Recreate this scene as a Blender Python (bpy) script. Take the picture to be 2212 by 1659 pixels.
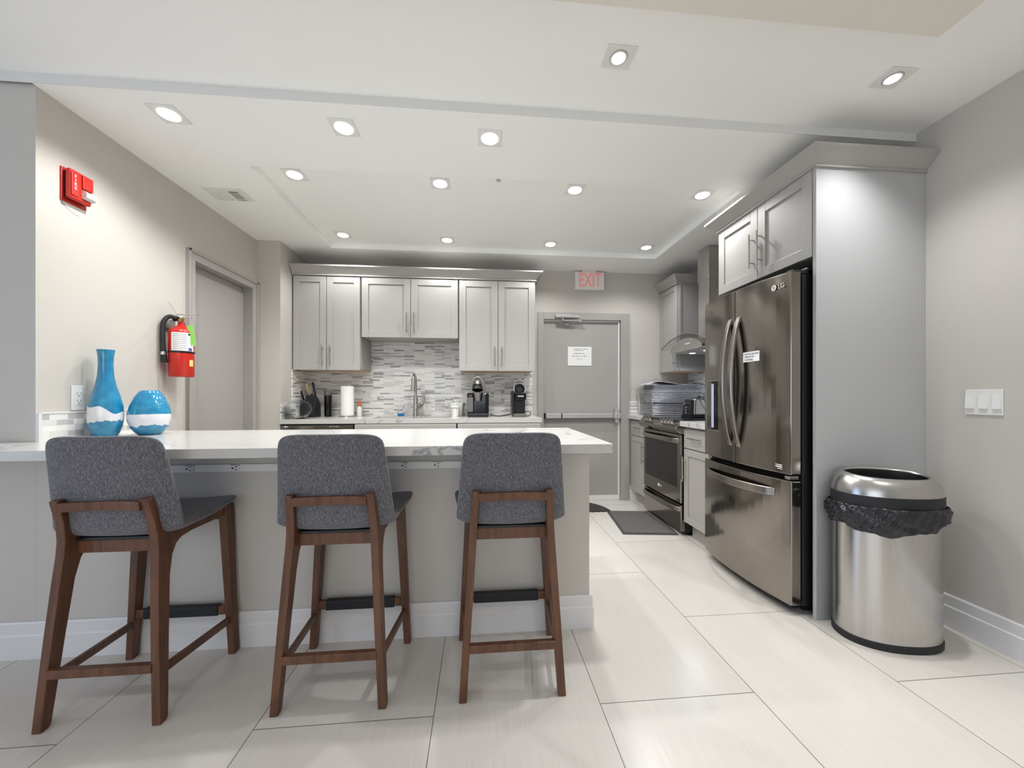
import bpy, bmesh, math, random
from mathutils import Vector, Matrix
random.seed(7)
PI = math.pi
for o in list(bpy.data.objects):
    bpy.data.objects.remove(o, do_unlink=True)
SC = bpy.context.scene
COL = SC.collection
V = Vector

# ------------------------------------------------------------------ camera, world, exposure
CAMZ = 1.14
cam = bpy.data.cameras.new('camera')
camo = bpy.data.objects.new('camera', cam)
COL.objects.link(camo)
camo.location = (0, 0, CAMZ)
camo.rotation_euler = (PI / 2, 0, -0.08703)
cam.sensor_width = 36.0
cam.sensor_fit = 'HORIZONTAL'
cam.lens = 790.8 / 2212 * 36.0
cam.shift_y = 26.9 / 2212
cam.clip_start = 0.05
SC.camera = camo

SC.view_settings.view_transform = 'Standard'
SC.view_settings.look = 'None'
SC.view_settings.gamma = 1.0
SC.view_settings.use_curve_mapping = False
SC.view_settings.exposure = 0.09
SC.cycles.max_bounces = 10
SC.cycles.diffuse_bounces = 6
SC.cycles.glossy_bounces = 5
SC.cycles.transmission_bounces = 8
SC.cycles.transparent_max_bounces = 8
SC.cycles.sample_clamp_indirect = 6.0
SC.cycles.caustics_reflective = False
SC.cycles.caustics_refractive = False

world = bpy.data.worlds.new('World')
SC.world = world
world.use_nodes = True
bg = world.node_tree.nodes['Background']
bg.inputs[0].default_value = (0.62, 0.78, 1.0, 1)
bg.inputs[1].default_value = 1.0

SPOT_W = 45.0          # each ceiling downlight
FRONT_W = 66.0
WINDOW_W = 30.0
LENS_E = 9.0


def add_area(name, loc, rot, sx, sy, power, color):
    l = bpy.data.lights.new(name, 'AREA')
    l.shape = 'RECTANGLE'
    l.size = sx
    l.size_y = sy
    l.energy = power
    l.color = color
    o = bpy.data.objects.new(name, l)
    o.location = loc
    o.rotation_euler = rot
    COL.objects.link(o)
    return o


# daylight entering through the two front-room windows (behind and left of the camera)
add_area('daylight_left', (-5.06, -0.9, 1.35), (0, -PI / 2, 0), 1.9, 2.6, WINDOW_W * 1.2, (0.50, 0.65, 1.0))
add_area('daylight_rear', (-0.9, -4.06, 1.4), (PI / 2, 0, 0), 3.4, 1.9, WINDOW_W * 1.05, (0.95, 0.97, 1.0))

# ------------------------------------------------------------------ helpers


def srgb(r, g, b):
    def f(c):
        c /= 255.0
        return c / 12.92 if c <= 0.04045 else ((c + 0.055) / 1.055) ** 2.4
    return (f(r), f(g), f(b), 1.0)


ORG = {}


def dress(o, label=None, cat=None, group=None, kind=None):
    if label: o['label'] = label
    if cat: o['category'] = cat
    if group: o['group'] = group
    if kind: o['kind'] = kind
    return o


def thing(name, loc, label, cat, group=None, rz=0.0):
    o = bpy.data.objects.new(name, None)
    o.empty_display_size = 0.1
    COL.objects.link(o)
    o.location = loc
    o.rotation_euler = (0, 0, rz)
    ORG[o] = V(loc)
    return dress(o, label, cat, group)


def copy_tree(o, parent=None):
    c = o.copy()
    COL.objects.link(c)
    if parent: c.parent = parent
    for ch in list(o.children):
        copy_tree(ch, c)
    return c


class MB:
    """collects shapes in one bmesh, world coordinates"""

    def __init__(self):
        self.bm = bmesh.new()

    def quadbox(self, pts):
        vs = [self.bm.verts.new(p) for p in pts]
        for f in ((0, 3, 2, 1), (4, 5, 6, 7), (0, 1, 5, 4), (1, 2, 6, 5), (2, 3, 7, 6), (3, 0, 4, 7)):
            self.bm.faces.new([vs[i] for i in f])
        return self

    def box(self, x0, x1, y0, y1, z0, z1):
        return self.quadbox([(x0, y0, z0), (x1, y0, z0), (x1, y1, z0), (x0, y1, z0),
                             (x0, y0, z1), (x1, y0, z1), (x1, y1, z1), (x0, y1, z1)])

    def obox(self, O, U, W, N, u0, u1, w0, w1, n0, n1):
        O, U, W, N = V(O), V(U), V(W), V(N)
        c = lambda u, w, n: O + U * u + W * w + N * n
        return self.quadbox([c(u0, w0, n0), c(u1, w0, n0), c(u1, w1, n0), c(u0, w1, n0),
                             c(u0, w0, n1), c(u1, w0, n1), c(u1, w1, n1), c(u0, w1, n1)])

    def prism(self, poly, A, B, N, d0, d1, O=(0, 0, 0)):
        """polygon [(a,b)] in plane axes A,B at origin O, extruded along N from d0 to d1"""
        A, B, N, O = V(A), V(B), V(N), V(O)
        lo = [self.bm.verts.new(O + A * a + B * b + N * d0) for a, b in poly]
        hi = [self.bm.verts.new(O + A * a + B * b + N * d1) for a, b in poly]
        n = len(poly)
        self.bm.faces.new(lo[::-1])
        self.bm.faces.new(hi)
        for i in range(n):
            self.bm.faces.new([lo[i], lo[(i + 1) % n], hi[(i + 1) % n], hi[i]])
        return self

    def rings(self, rings, cap=True, closed=False):
        vr = [[self.bm.verts.new(p) for p in r] for r in rings]
        n = len(vr[0])
        m = len(vr)
        for j in range(m if closed else m - 1):
            a, b = vr[j], vr[(j + 1) % m]
            for i in range(n):
                self.bm.faces.new([a[i], a[(i + 1) % n], b[(i + 1) % n], b[i]])
        if cap and not closed:
            self.bm.faces.new(vr[0][::-1])
            self.bm.faces.new(vr[-1])
        return self

    def lathe(self, prof, c=(0, 0), n=40, cap=True, axis='Z', O=(0, 0, 0)):
        """prof [(r,z)]"""
        rs = []
        for r, z in prof:
            ring = []
            for i in range(n):
                a = 2 * PI * i / n
                x, y = r * math.cos(a), r * math.sin(a)
                if axis == 'Z': p = V((c[0] + x, c[1] + y, z))
                elif axis == 'X': p = V((O[0] + z, O[1] + x, O[2] + y))
                else: p = V((O[0] + x, O[1] + z, O[2] + y))
                ring.append(p)
            rs.append(ring)
        return self.rings(rs, cap)

    def cyl(self, p0, p1, r0, r1=None, n=16):
        p0, p1 = V(p0), V(p1)
        r1 = r0 if r1 is None else r1
        d = (p1 - p0).normalized()
        a = d.orthogonal().normalized()
        b = d.cross(a)
        R = lambda p, r: [p + (a * math.cos(2 * PI * i / n) + b * math.sin(2 * PI * i / n)) * r for i in range(n)]
        return self.rings([R(p0, r0), R(p1, r1)])

    def tube(self, pts, r, n=8, closed=False, smooth_n=0):
        pts = [V(p) for p in pts]
        if smooth_n:
            pts = catmull(pts, smooth_n, closed)
        m = len(pts)
        rad = r if isinstance(r, (list, tuple)) else [r] * m
        if len(rad) != m:
            rad = [rad[min(len(rad) - 1, int(i * len(rad) / m))] for i in range(m)]
        rs = []
        prev = None
        for i, p in enumerate(pts):
            if closed:
                t = (pts[(i + 1) % m] - pts[i - 1]).normalized()
            else:
                t = (pts[min(i + 1, m - 1)] - pts[max(i - 1, 0)]).normalized()
            if prev is None:
                a = t.orthogonal().normalized()
            else:
                a = (prev - t * prev.dot(t)).normalized()
            prev = a
            b = t.cross(a)
            rs.append([p + (a * math.cos(2 * PI * k / n) + b * math.sin(2 * PI * k / n)) * rad[i] for k in range(n)])
        return self.rings(rs, cap=not closed, closed=closed)

    def sphere(self, c, r, sz=1.0, n=24, m=14):
        prof = [(max(1e-4, r * math.sin(PI * j / m)), c[2] - r * sz * math.cos(PI * j / m)) for j in range(m + 1)]
        return self.lathe(prof, (c[0], c[1]), n)

    def grid(self, fn, nu, nv):
        vs = [[self.bm.verts.new(fn(i / nu, j / nv)) for j in range(nv + 1)] for i in range(nu + 1)]
        for i in range(nu):
            for j in range(nv):
                self.bm.faces.new([vs[i][j], vs[i + 1][j], vs[i + 1][j + 1], vs[i][j + 1]])
        return self

    def build(self, name, mat, parent=None, bev=0.0, smooth=False, ang=40, subsurf=0, seg=2, solid=0.0):
        bm = self.bm
        bmesh.ops.recalc_face_normals(bm, faces=bm.faces)
        if parent is not None:
            org = ORG[parent]
            bmesh.ops.translate(bm, verts=bm.verts, vec=-org)
        me = bpy.data.meshes.new(name)
        bm.to_mesh(me)
        bm.free()
        o = bpy.data.objects.new(name, me)
        COL.objects.link(o)
        if mat is not None:
            me.materials.append(mat)
        if parent is not None:
            o.parent = parent
            ORG[o] = ORG[parent]
        else:
            ORG[o] = V((0, 0, 0))
        if smooth:
            for p in me.polygons: p.use_smooth = True
            me.set_sharp_from_angle(angle=math.radians(ang))
        if solid:
            s = o.modifiers.new('solid', 'SOLIDIFY')
            s.thickness = solid
        if bev:
            b = o.modifiers.new('bevel', 'BEVEL')
            b.width = bev
            b.segments = seg
            b.limit_method = 'ANGLE'
            b.angle_limit = math.radians(35)
        if subsurf:
            s = o.modifiers.new('sub', 'SUBSURF')
            s.levels = subsurf
            s.render_levels = subsurf
        return o


def catmull(pts, k, closed=False):
    out = []
    n = len(pts)
    rng = range(n if closed else n - 1)
    for i in rng:
        if closed:
            p0, p1, p2, p3 = pts[i - 1], pts[i], pts[(i + 1) % n], pts[(i + 2) % n]
        else:
            p0, p1, p2, p3 = pts[max(i - 1, 0)], pts[i], pts[i + 1], pts[min(i + 2, n - 1)]
        for j in range(k):
            t = j / k
            out.append(0.5 * ((2 * p1) + (p2 - p0) * t + (2 * p0 - 5 * p1 + 4 * p2 - p3) * t * t + (3 * p1 - p0 - 3 * p2 + p3) * t ** 3))
    if not closed: out.append(pts[-1])
    return out


def text_mesh(name, s, size, origin, U, W, mat, parent=None, depth=0.0008, align='CENTER', sx=1.0, bold=0.0):
    """flat lettering as a mesh: U = reading direction, W = up, at origin"""
    cu = bpy.data.curves.new(name, 'FONT')
    cu.body = s
    cu.size = size
    cu.align_x = align
    cu.align_y = 'CENTER'
    cu.extrude = depth / 2
    cu.offset = bold
    cu.space_line = 1.0
    t = bpy.data.objects.new(name + '_tmp', cu)
    COL.objects.link(t)
    dg = bpy.context.evaluated_depsgraph_get()
    me = bpy.data.meshes.new_from_object(t.evaluated_get(dg))
    bpy.data.objects.remove(t, do_unlink=True)
    bpy.data.curves.remove(cu)
    U, W = V(U), V(W)
    N = U.cross(W)
    M = Matrix((U * sx, W, N)).transposed().to_4x4()
    M.translation = V(origin) - (ORG[parent] if parent is not None else V((0, 0, 0)))
    me.transform(M)
    me.materials.clear()
    me.materials.append(mat)
    me.name = name
    o = bpy.data.objects.new(name, me)
    COL.objects.link(o)
    if parent is not None:
        o.parent = parent
        ORG[o] = ORG[parent]
    return o


# ------------------------------------------------------------------ materials


def newmat(name):
    m = bpy.data.materials.new(name)
    m.use_nodes = True
    nt = m.node_tree
    b = nt.nodes['Principled BSDF']
    return m, nt, b


def mat(name, col, rough=0.5, metal=0.0, var=0.03, scale=6.0, bump=0.0, bscale=200.0, spec=None, coat=0.0, stretch=None):
    """plain procedural material with a little noise in colour and, if asked, in relief"""
    m, nt, b = newmat(name)
    N, L = nt.nodes, nt.links
    tc = N.new('ShaderNodeTexCoord')
    vec = tc.outputs['Object']
    if stretch:
        mp = N.new('ShaderNodeMapping')
        mp.inputs['Scale'].default_value = stretch
        L.new(vec, mp.inputs[0])
        vec = mp.outputs[0]
    nz = N.new('ShaderNodeTexNoise')
    nz.inputs['Scale'].default_value = scale
    nz.inputs['Detail'].default_value = 4
    L.new(vec, nz.inputs['Vector'])
    mx = N.new('ShaderNodeMixRGB')
    c = V(col[:3])
    mx.inputs[1].default_value = (*(c * (1 - var)), 1)
    mx.inputs[2].default_value = (*[min(1, x * (1 + var)) for x in c], 1)
    L.new(nz.outputs['Fac'], mx.inputs[0])
    L.new(mx.outputs[0], b.inputs['Base Color'])
    b.inputs['Roughness'].default_value = rough
    b.inputs['Metallic'].default_value = metal
    if spec is not None: b.inputs['Specular IOR Level'].default_value = spec
    if coat:
        b.inputs['Coat Weight'].default_value = coat
        b.inputs['Coat Roughness'].default_value = 0.08
    if bump:
        n2 = N.new('ShaderNodeTexNoise')
        n2.inputs['Scale'].default_value = bscale
        n2.inputs['Detail'].default_value = 3
        L.new(vec, n2.inputs['Vector'])
        bp = N.new('ShaderNodeBump')
        bp.inputs['Strength'].default_value = bump
        bp.inputs['Distance'].default_value = 0.002
        L.new(n2.outputs['Fac'], bp.inputs['Height'])
        L.new(bp.outputs[0], b.inputs['Normal'])
    return m


def ramp(nt, fac, stops):
    r = nt.nodes.new('ShaderNodeValToRGB')
    e = r.color_ramp.elements
    while len(e) < len(stops): e.new(0.5)
    for k, (p, c) in zip(e, stops):
        k.position = p
        k.color = c
    nt.links.new(fac, r.inputs[0])
    return r.outputs[0]


def mat_floor():
    m, nt, b = newmat('polished_porcelain_tile')
    N, L = nt.nodes, nt.links
    g = N.new('ShaderNodeNewGeometry')
    sp = N.new('ShaderNodeSeparateXYZ')
    L.new(g.outputs['Position'], sp.inputs[0])
    u = N.new('ShaderNodeMath'); u.operation = 'ADD'; u.inputs[1].default_value = -1.324 + 0.970 * 20
    w = N.new('ShaderNodeMath'); w.operation = 'ADD'; w.inputs[1].default_value = 0.1645 + 0.6085 * 20
    L.new(sp.outputs['Y'], u.inputs[0]); L.new(sp.outputs['X'], w.inputs[0])
    cb = N.new('ShaderNodeCombineXYZ')
    L.new(u.outputs[0], cb.inputs[0]); L.new(w.outputs[0], cb.inputs[1])
    br = N.new('ShaderNodeTexBrick')
    br.inputs['Scale'].default_value = 1.0
    br.inputs['Brick Width'].default_value = 0.970
    br.inputs['Row Height'].default_value = 0.6085
    br.inputs['Mortar Size'].default_value = 0.0014
    br.inputs['Mortar Smooth'].default_value = 0.0
    br.inputs['Bias'].default_value = 0.0
    br.offset = 0.5
    br.inputs['Color1'].default_value = srgb(205, 199, 191)
    br.inputs['Color2'].default_value = srgb(211, 206, 199)
    br.inputs['Mortar'].default_value = srgb(98, 92, 86)
    L.new(cb.outputs[0], br.inputs['Vector'])
    mp = N.new('ShaderNodeMapping'); mp.inputs['Scale'].default_value = (160, 5, 1)
    L.new(g.outputs['Position'], mp.inputs[0])
    nz = N.new('ShaderNodeTexNoise'); nz.inputs['Scale'].default_value = 1.0; nz.inputs['Detail'].default_value = 5
    L.new(mp.outputs[0], nz.inputs['Vector'])
    st = ramp(nt, nz.outputs['Fac'], [(0.3, (0.93, 0.93, 0.93, 1)), (0.7, (1, 1, 1, 1))])
    mx = N.new('ShaderNodeMixRGB'); mx.blend_type = 'MULTIPLY'; mx.inputs[0].default_value = 1.0
    L.new(br.outputs['Color'], mx.inputs[1]); L.new(st, mx.inputs[2])
    L.new(mx.outputs[0], b.inputs['Base Color'])
    b.inputs['Roughness'].default_value = 0.24
    b.inputs['Specular IOR Level'].default_value = 0.45
    return m


def mat_mosaic(name, axis, sx=0.105, sy=0.0155, dark=142):
    """thin linear mosaic; axis 'X' or 'Y' runs along the wall"""
    m, nt, b = newmat(name)
    N, L = nt.nodes, nt.links
    g = N.new('ShaderNodeNewGeometry')
    sp = N.new('ShaderNodeSeparateXYZ'); L.new(g.outputs['Position'], sp.inputs[0])
    a1 = N.new('ShaderNodeMath'); a1.operation = 'ADD'; a1.inputs[1].default_value = 10.03
    L.new(sp.outputs[axis], a1.inputs[0])
    cb = N.new('ShaderNodeCombineXYZ')
    L.new(a1.outputs[0], cb.inputs[0]); L.new(sp.outputs['Z'], cb.inputs[1])
    br = N.new('ShaderNodeTexBrick')
    br.inputs['Scale'].default_value = 1.0
    br.inputs['Brick Width'].default_value = sx
    br.inputs['Row Height'].default_value = sy
    br.inputs['Mortar Size'].default_value = 0.0012
    br.inputs['Mortar Smooth'].default_value = 0.1
    br.inputs['Bias'].default_value = 0.0
    br.offset = 0.37
    br.offset_frequency = 3
    br.inputs['Color1'].default_value = (0, 0, 0, 1)
    br.inputs['Color2'].default_value = (1, 1, 1, 1)
    br.inputs['Mortar'].default_value = (0.5, 0.5, 0.5, 1)
    L.new(cb.outputs[0], br.inputs['Vector'])
    d = dark
    cr = ramp(nt, br.outputs['Color'], [(0.0, srgb(d, d - 1, d)), (0.10, srgb(d + 22, d + 20, d + 20)), (0.22, srgb(205, 202, 199)), (0.5, srgb(228, 226, 221)), (1.0, srgb(240, 238, 234))])
    mx = N.new('ShaderNodeMixRGB'); mx.inputs[2].default_value = srgb(222, 220, 215)
    L.new(br.outputs['Fac'], mx.inputs[0]); L.new(cr, mx.inputs[1])
    L.new(mx.outputs[0], b.inputs['Base Color'])
    b.inputs['Roughness'].default_value = 0.3
    bp = N.new('ShaderNodeBump'); bp.inputs['Strength'].default_value = 0.4; bp.inputs['Distance'].default_value = 0.001; bp.invert = True
    L.new(br.outputs['Fac'], bp.inputs['Height']); L.new(bp.outputs[0], b.inputs['Normal'])
    return m


def mat_quartz():
    m, nt, b = newmat('veined_white_quartz')
    N, L = nt.nodes, nt.links
    g = N.new('ShaderNodeNewGeometry')
    mp = N.new('ShaderNodeMapping'); mp.inputs['Rotation'].default_value = (0.3, 0.4, 0.9); mp.inputs['Scale'].default_value = (1.0, 1.35, 1.1)
    L.new(g.outputs['Position'], mp.inputs[0])
    n1 = N.new('ShaderNodeTexNoise'); n1.inputs['Scale'].default_value = 1.5; n1.inputs['Detail'].default_value = 6; n1.inputs['Distortion'].default_value = 1.2
    L.new(mp.outputs[0], n1.inputs['Vector'])
    v = ramp(nt, n1.outputs['Fac'], [(0.0, (0, 0, 0, 1)), (0.489, (0, 0, 0, 1)), (0.5, (1, 1, 1, 1)), (0.511, (0, 0, 0, 1)), (1, (0, 0, 0, 1))])
    n2 = N.new('ShaderNodeTexNoise'); n2.inputs['Scale'].default_value = 2.2
    L.new(g.outputs['Position'], n2.inputs['Vector'])
    mask = ramp(nt, n2.outputs['Fac'], [(0.45, (0, 0, 0, 1)), (0.62, (1, 1, 1, 1))])
    mm = N.new('ShaderNodeMath'); mm.operation = 'MULTIPLY'
    L.new(v, mm.inputs[0]); L.new(mask, mm.inputs[1])
    m3 = N.new('ShaderNodeMath'); m3.operation = 'MULTIPLY'; m3.inputs[1].default_value = 0.75
    L.new(mm.outputs[0], m3.inputs[0])
    mx = N.new('ShaderNodeMixRGB')
    mx.inputs[1].default_value = srgb(200, 198, 194); mx.inputs[2].default_value = srgb(120, 122, 130)
    L.new(m3.outputs[0], mx.inputs[0]); L.new(mx.outputs[0], b.inputs['Base Color'])
    b.inputs['Roughness'].default_value = 0.16
    return m


def mat_wood():
    m, nt, b = newmat('walnut_stained_wood')
    N, L = nt.nodes, nt.links
    tc = N.new('ShaderNodeTexCoord')
    mp = N.new('ShaderNodeMapping'); mp.inputs['Scale'].default_value = (38, 38, 3.2)
    L.new(tc.outputs['Object'], mp.inputs[0])
    nz = N.new('ShaderNodeTexNoise'); nz.inputs['Scale'].default_value = 1.0; nz.inputs['Detail'].default_value = 7; nz.inputs['Distortion'].default_value = 0.8
    L.new(mp.outputs[0], nz.inputs['Vector'])
    c = ramp(nt, nz.outputs['Fac'], [(0.25, srgb(70, 43, 27)), (0.5, srgb(96, 61, 40)), (0.8, srgb(118, 77, 52))])
    L.new(c, b.inputs['Base Color'])
    b.inputs['Roughness'].default_value = 0.42
    return m


def mat_fabric():
    m, nt, b = newmat('grey_tweed_upholstery')
    N, L = nt.nodes, nt.links
    tc = N.new('ShaderNodeTexCoord')
    n1 = N.new('ShaderNodeTexNoise'); n1.inputs['Scale'].default_value = 330; n1.inputs['Detail'].default_value = 2
    L.new(tc.outputs['Object'], n1.inputs['Vector'])
    mp = N.new('ShaderNodeMapping'); mp.inputs['Scale'].default_value = (420, 420, 60)
    L.new(tc.outputs['Object'], mp.inputs[0])
    n2 = N.new('ShaderNodeTexNoise'); n2.inputs['Scale'].default_value = 1.0; n2.inputs['Detail'].default_value = 2
    L.new(mp.outputs[0], n2.inputs['Vector'])
    ad = N.new('ShaderNodeMath'); ad.operation = 'ADD'
    L.new(n1.outputs['Fac'], ad.inputs[0]); L.new(n2.outputs['Fac'], ad.inputs[1])
    hf = N.new('ShaderNodeMath'); hf.operation = 'MULTIPLY'; hf.inputs[1].default_value = 0.5
    L.new(ad.outputs[0], hf.inputs[0])
    c = ramp(nt, hf.outputs[0], [(0.32, srgb(62, 62, 66)), (0.5, srgb(98, 97, 102)), (0.68, srgb(142, 141, 146))])
    L.new(c, b.inputs['Base Color'])
    b.inputs['Roughness'].default_value = 0.95
    b.inputs['Specular IOR Level'].default_value = 0.15
    b.inputs['Sheen Weight'].default_value = 0.25
    bp = N.new('ShaderNodeBump'); bp.inputs['Strength'].default_value = 0.55; bp.inputs['Distance'].default_value = 0.002
    L.new(hf.outputs[0], bp.inputs['Height']); L.new(bp.outputs[0], b.inputs['Normal'])
    return m


def mat_brushed(name, col, rough, axis_scale, var=0.10):
    m, nt, b = newmat(name)
    N, L = nt.nodes, nt.links
    tc = N.new('ShaderNodeTexCoord')
    mp = N.new('ShaderNodeMapping'); mp.inputs['Scale'].default_value = axis_scale
    L.new(tc.outputs['Object'], mp.inputs[0])
    nz = N.new('ShaderNodeTexNoise'); nz.inputs['Scale'].default_value = 1.0; nz.inputs['Detail'].default_value = 4
    L.new(mp.outputs[0], nz.inputs['Vector'])
    c = V(col[:3])
    cc = ramp(nt, nz.outputs['Fac'], [(0.3, (*(c * (1 - var)), 1)), (0.7, (*[min(1, x * (1 + var)) for x in c], 1))])
    L.new(cc, b.inputs['Base Color'])
    b.inputs['Metallic'].default_value = 1.0
    mr = N.new('ShaderNodeMapRange')
    mr.inputs['To Min'].default_value = rough * 0.85; mr.inputs['To Max'].default_value = rough * 1.2
    L.new(nz.outputs['Fac'], mr.inputs['Value']); L.new(mr.outputs[0], b.inputs['Roughness'])
    return m


def mat_glass(name, col=(1, 1, 1, 1), rough=0.0, ior=1.45, crackle=0.0):
    m, nt, b = newmat(name)
    N, L = nt.nodes, nt.links
    b.inputs['Base Color'].default_value = col
    b.inputs['Transmission Weight'].default_value = 1.0
    b.inputs['Roughness'].default_value = rough
    b.inputs['IOR'].default_value = ior
    tc = N.new('ShaderNodeTexCoord')
    vo = N.new('ShaderNodeTexVoronoi'); vo.feature = 'DISTANCE_TO_EDGE'; vo.inputs['Scale'].default_value = 34 if crackle else 6
    L.new(tc.outputs['Object'], vo.inputs['Vector'])
    bp = N.new('ShaderNodeBump'); bp.inputs['Strength'].default_value = crackle; bp.inputs['Distance'].default_value = 0.004
    L.new(vo.outputs['Distance'], bp.inputs['Height']); L.new(bp.outputs[0], b.inputs['Normal'])
    return m


def mat_emit(name, col, e):
    m, nt, b = newmat(name)
    b.inputs['Base Color'].default_value = col
    b.inputs['Emission Color'].default_value = col
    N, L = nt.nodes, nt.links
    lw = N.new('ShaderNodeTexNoise'); lw.inputs['Scale'].default_value = 3
    mr = N.new('ShaderNodeMapRange'); mr.inputs['To Min'].default_value = e * 0.97; mr.inputs['To Max'].default_value = e * 1.03
    L.new(lw.outputs['Fac'], mr.inputs['Value']); L.new(mr.outputs[0], b.inputs['Emission Strength'])
    return m


def mat_vase(name, z0, wave, seed):
    """blown blue glass with a white lava-like band; z0 = (band low, band high)"""
    m, nt, b = newmat(name)
    N, L = nt.nodes, nt.links
    tc = N.new('ShaderNodeTexCoord')
    sp = N.new('ShaderNodeSeparateXYZ'); L.new(tc.outputs['Object'], sp.inputs[0])

    def edge(scale, amp, base, off, detail):
        mp = N.new('ShaderNodeMapping'); mp.inputs['Location'].default_value = (off, off, 0); mp.inputs['Scale'].default_value = (1, 1, 0.25)
        L.new(tc.outputs['Object'], mp.inputs[0])
        nz = N.new('ShaderNodeTexNoise'); nz.inputs['Scale'].default_value = scale; nz.inputs['Detail'].default_value = detail
        L.new(mp.outputs[0], nz.inputs['Vector'])
        a = N.new('ShaderNodeMath'); a.operation = 'MULTIPLY_ADD'; a.inputs[1].default_value = amp; a.inputs[2].default_value = base - amp * 0.5
        L.new(nz.outputs['Fac'], a.inputs[0])
        return a.outputs[0]
    hi = edge(wave[0], wave[1], z0[1], seed, 0.5)
    lo = edge(wave[2], wave[3], z0[0], seed + 3.3, 5)
    g1 = N.new('ShaderNodeMath'); g1.operation = 'LESS_THAN'; L.new(sp.outputs['Z'], g1.inputs[0]); L.new(hi, g1.inputs[1])
    g2 = N.new('ShaderNodeMath'); g2.operation = 'GREATER_THAN'; L.new(sp.outputs['Z'], g2.inputs[0]); L.new(lo, g2.inputs[1])
    mu = N.new('ShaderNodeMath'); mu.operation = 'MULTIPLY'; L.new(g1.outputs[0], mu.inputs[0]); L.new(g2.outputs[0], mu.inputs[1])
    n3 = N.new('ShaderNodeTexNoise'); n3.inputs['Scale'].default_value = 30; n3.inputs['Detail'].default_value = 6
    L.new(tc.outputs['Object'], n3.inputs['Vector'])
    blue = ramp(nt, n3.outputs['Fac'], [(0.3, srgb(14, 112, 160)), (0.7, srgb(48, 146, 182))])
    mx = N.new('ShaderNodeMixRGB'); mx.inputs[2].default_value = srgb(224, 224, 228)
    L.new(mu.outputs[0], mx.inputs[0]); L.new(blue, mx.inputs[1]); L.new(mx.outputs[0], b.inputs['Base Color'])
    b.inputs['Roughness'].default_value = 0.12
    b.inputs['Coat Weight'].default_value = 0.6
    b.inputs['Subsurface Weight'].default_value = 0.15
    b.inputs['Subsurface Radius'].default_value = (0.01, 0.02, 0.03)
    return m


M = {}
M['wall'] = mat('warm_white_wall_paint', srgb(197, 192, 184), 0.62, var=0.012, scale=3, bump=0.05, bscale=350)
M['ceil'] = mat('ceiling_paint', srgb(246, 246, 243), 0.75, var=0.01, scale=3, bump=0.04, bscale=300)
M['drop'] = mat('drop_face_paint', srgb(222, 221, 217), 0.7, var=.01)
M['recess'] = mat('beige_ceiling_paint', srgb(228, 222, 212), 0.75, var=0.01, scale=3)
M['trim'] = mat('white_trim_paint', srgb(222, 221, 220), 0.38, var=0.01, scale=4)
M['floor'] = mat_floor()
M['cab'] = mat('pale_grey_cabinet_paint', srgb(170, 167, 162), 0.42, var=0.012, scale=5)
M['cabside'] = mat('grey_end_panel_laminate', srgb(180, 180, 180), 0.38, var=0.01, scale=5)
M['ply'] = mat('maple_plywood', srgb(208, 182, 146), 0.6, var=0.08, scale=18, stretch=(1, 12, 12))
M['gap'] = mat('shadow_gap_board', srgb(96, 92, 88), 0.7)
M['doorgrey'] = mat('grey_door_paint', srgb(164, 160, 155), 0.45, var=0.015, scale=3)
M['quartz'] = mat_quartz()
M['mosaicX'] = mat_mosaic('linear_mosaic_back', 'X')
M['mosaicY'] = mat_mosaic('linear_mosaic_side', 'Y')
M['stripY'] = mat_mosaic('marble_brick_strip', 'Y', 0.072, 0.0265, 165)
M['wood'] = mat_wood()
M['fabric'] = mat_fabric()
M['black'] = mat('black_plastic', srgb(22, 22, 24), 0.35, var=0.1)
M['blackgloss'] = mat('gloss_black_plastic', srgb(14, 14, 15), 0.12, var=0.1)
M['rubber'] = mat('black_rubber', srgb(26, 27, 30), 0.6, var=0.1, scale=40)
M['steel'] = mat_brushed('brushed_stainless', srgb(192, 190, 187), 0.22, (300, 300, 3), 0.035)
M['alupaint'] = mat('satin_aluminium', srgb(186, 184, 181), 0.4, 0.35)
M['nickel'] = mat('brushed_nickel', srgb(190, 186, 180), 0.25, 1.0)
M['chrome'] = mat('chrome', srgb(215, 215, 215), 0.08, 1.0)
M['domesteel'] = mat_brushed('spun_stainless', srgb(190, 188, 185), 0.28, (2, 2, 160), 0.04)
M['dsteel'] = mat_brushed('black_stainless_vertical', srgb(152, 146, 140), 0.13, (300, 300, 3), 0.04)
M['dsteel_h'] = mat_brushed('black_stainless_handle', srgb(168, 162, 155), 0.24, (300, 3, 300), 0.05)
M['hood'] = mat_brushed('hood_stainless', srgb(204, 201, 198), 0.28, (300, 300, 3), 0.04)
M['fridgeside'] = mat('fridge_side_black', srgb(20, 20, 22), 0.4)
M['ovenglass'] = mat('dark_oven_glass', srgb(30, 28, 27), 0.06, spec=0.6)
M['cooktop'] = mat('black_ceramic_glass', srgb(24, 24, 26), 0.1)
M['white'] = mat('white_plastic', srgb(228, 227, 223), 0.35, var=0.01)
M['paper'] = mat('white_paper', srgb(232, 231, 228), 0.85, var=0.01, scale=30)
M['towel'] = mat('paper_towel', srgb(236, 234, 229), 0.95, var=0.02, scale=60, bump=0.3, bscale=260)
M['ceramic'] = mat('white_ceramic', srgb(232, 231, 226), 0.22, var=0.01)
M['ink'] = mat('grey_ink', srgb(146, 146, 148), 0.8)
M['red'] = mat('red_enamel', srgb(196, 40, 26), 0.3, var=0.05)
M['redplastic'] = mat('red_plastic', srgb(186, 36, 26), 0.35, var=0.05)
M['exitred'] = mat_emit('exit_letter_red', srgb(230, 146, 136), 0.2)
M['green'] = mat('green_tag', srgb(132, 200, 84), 0.6)
M['yellow'] = mat('yellow_sticker', srgb(220, 200, 120), 0.6)
M['brass'] = mat('brass', srgb(176, 132, 70), 0.3, 1.0)
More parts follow.
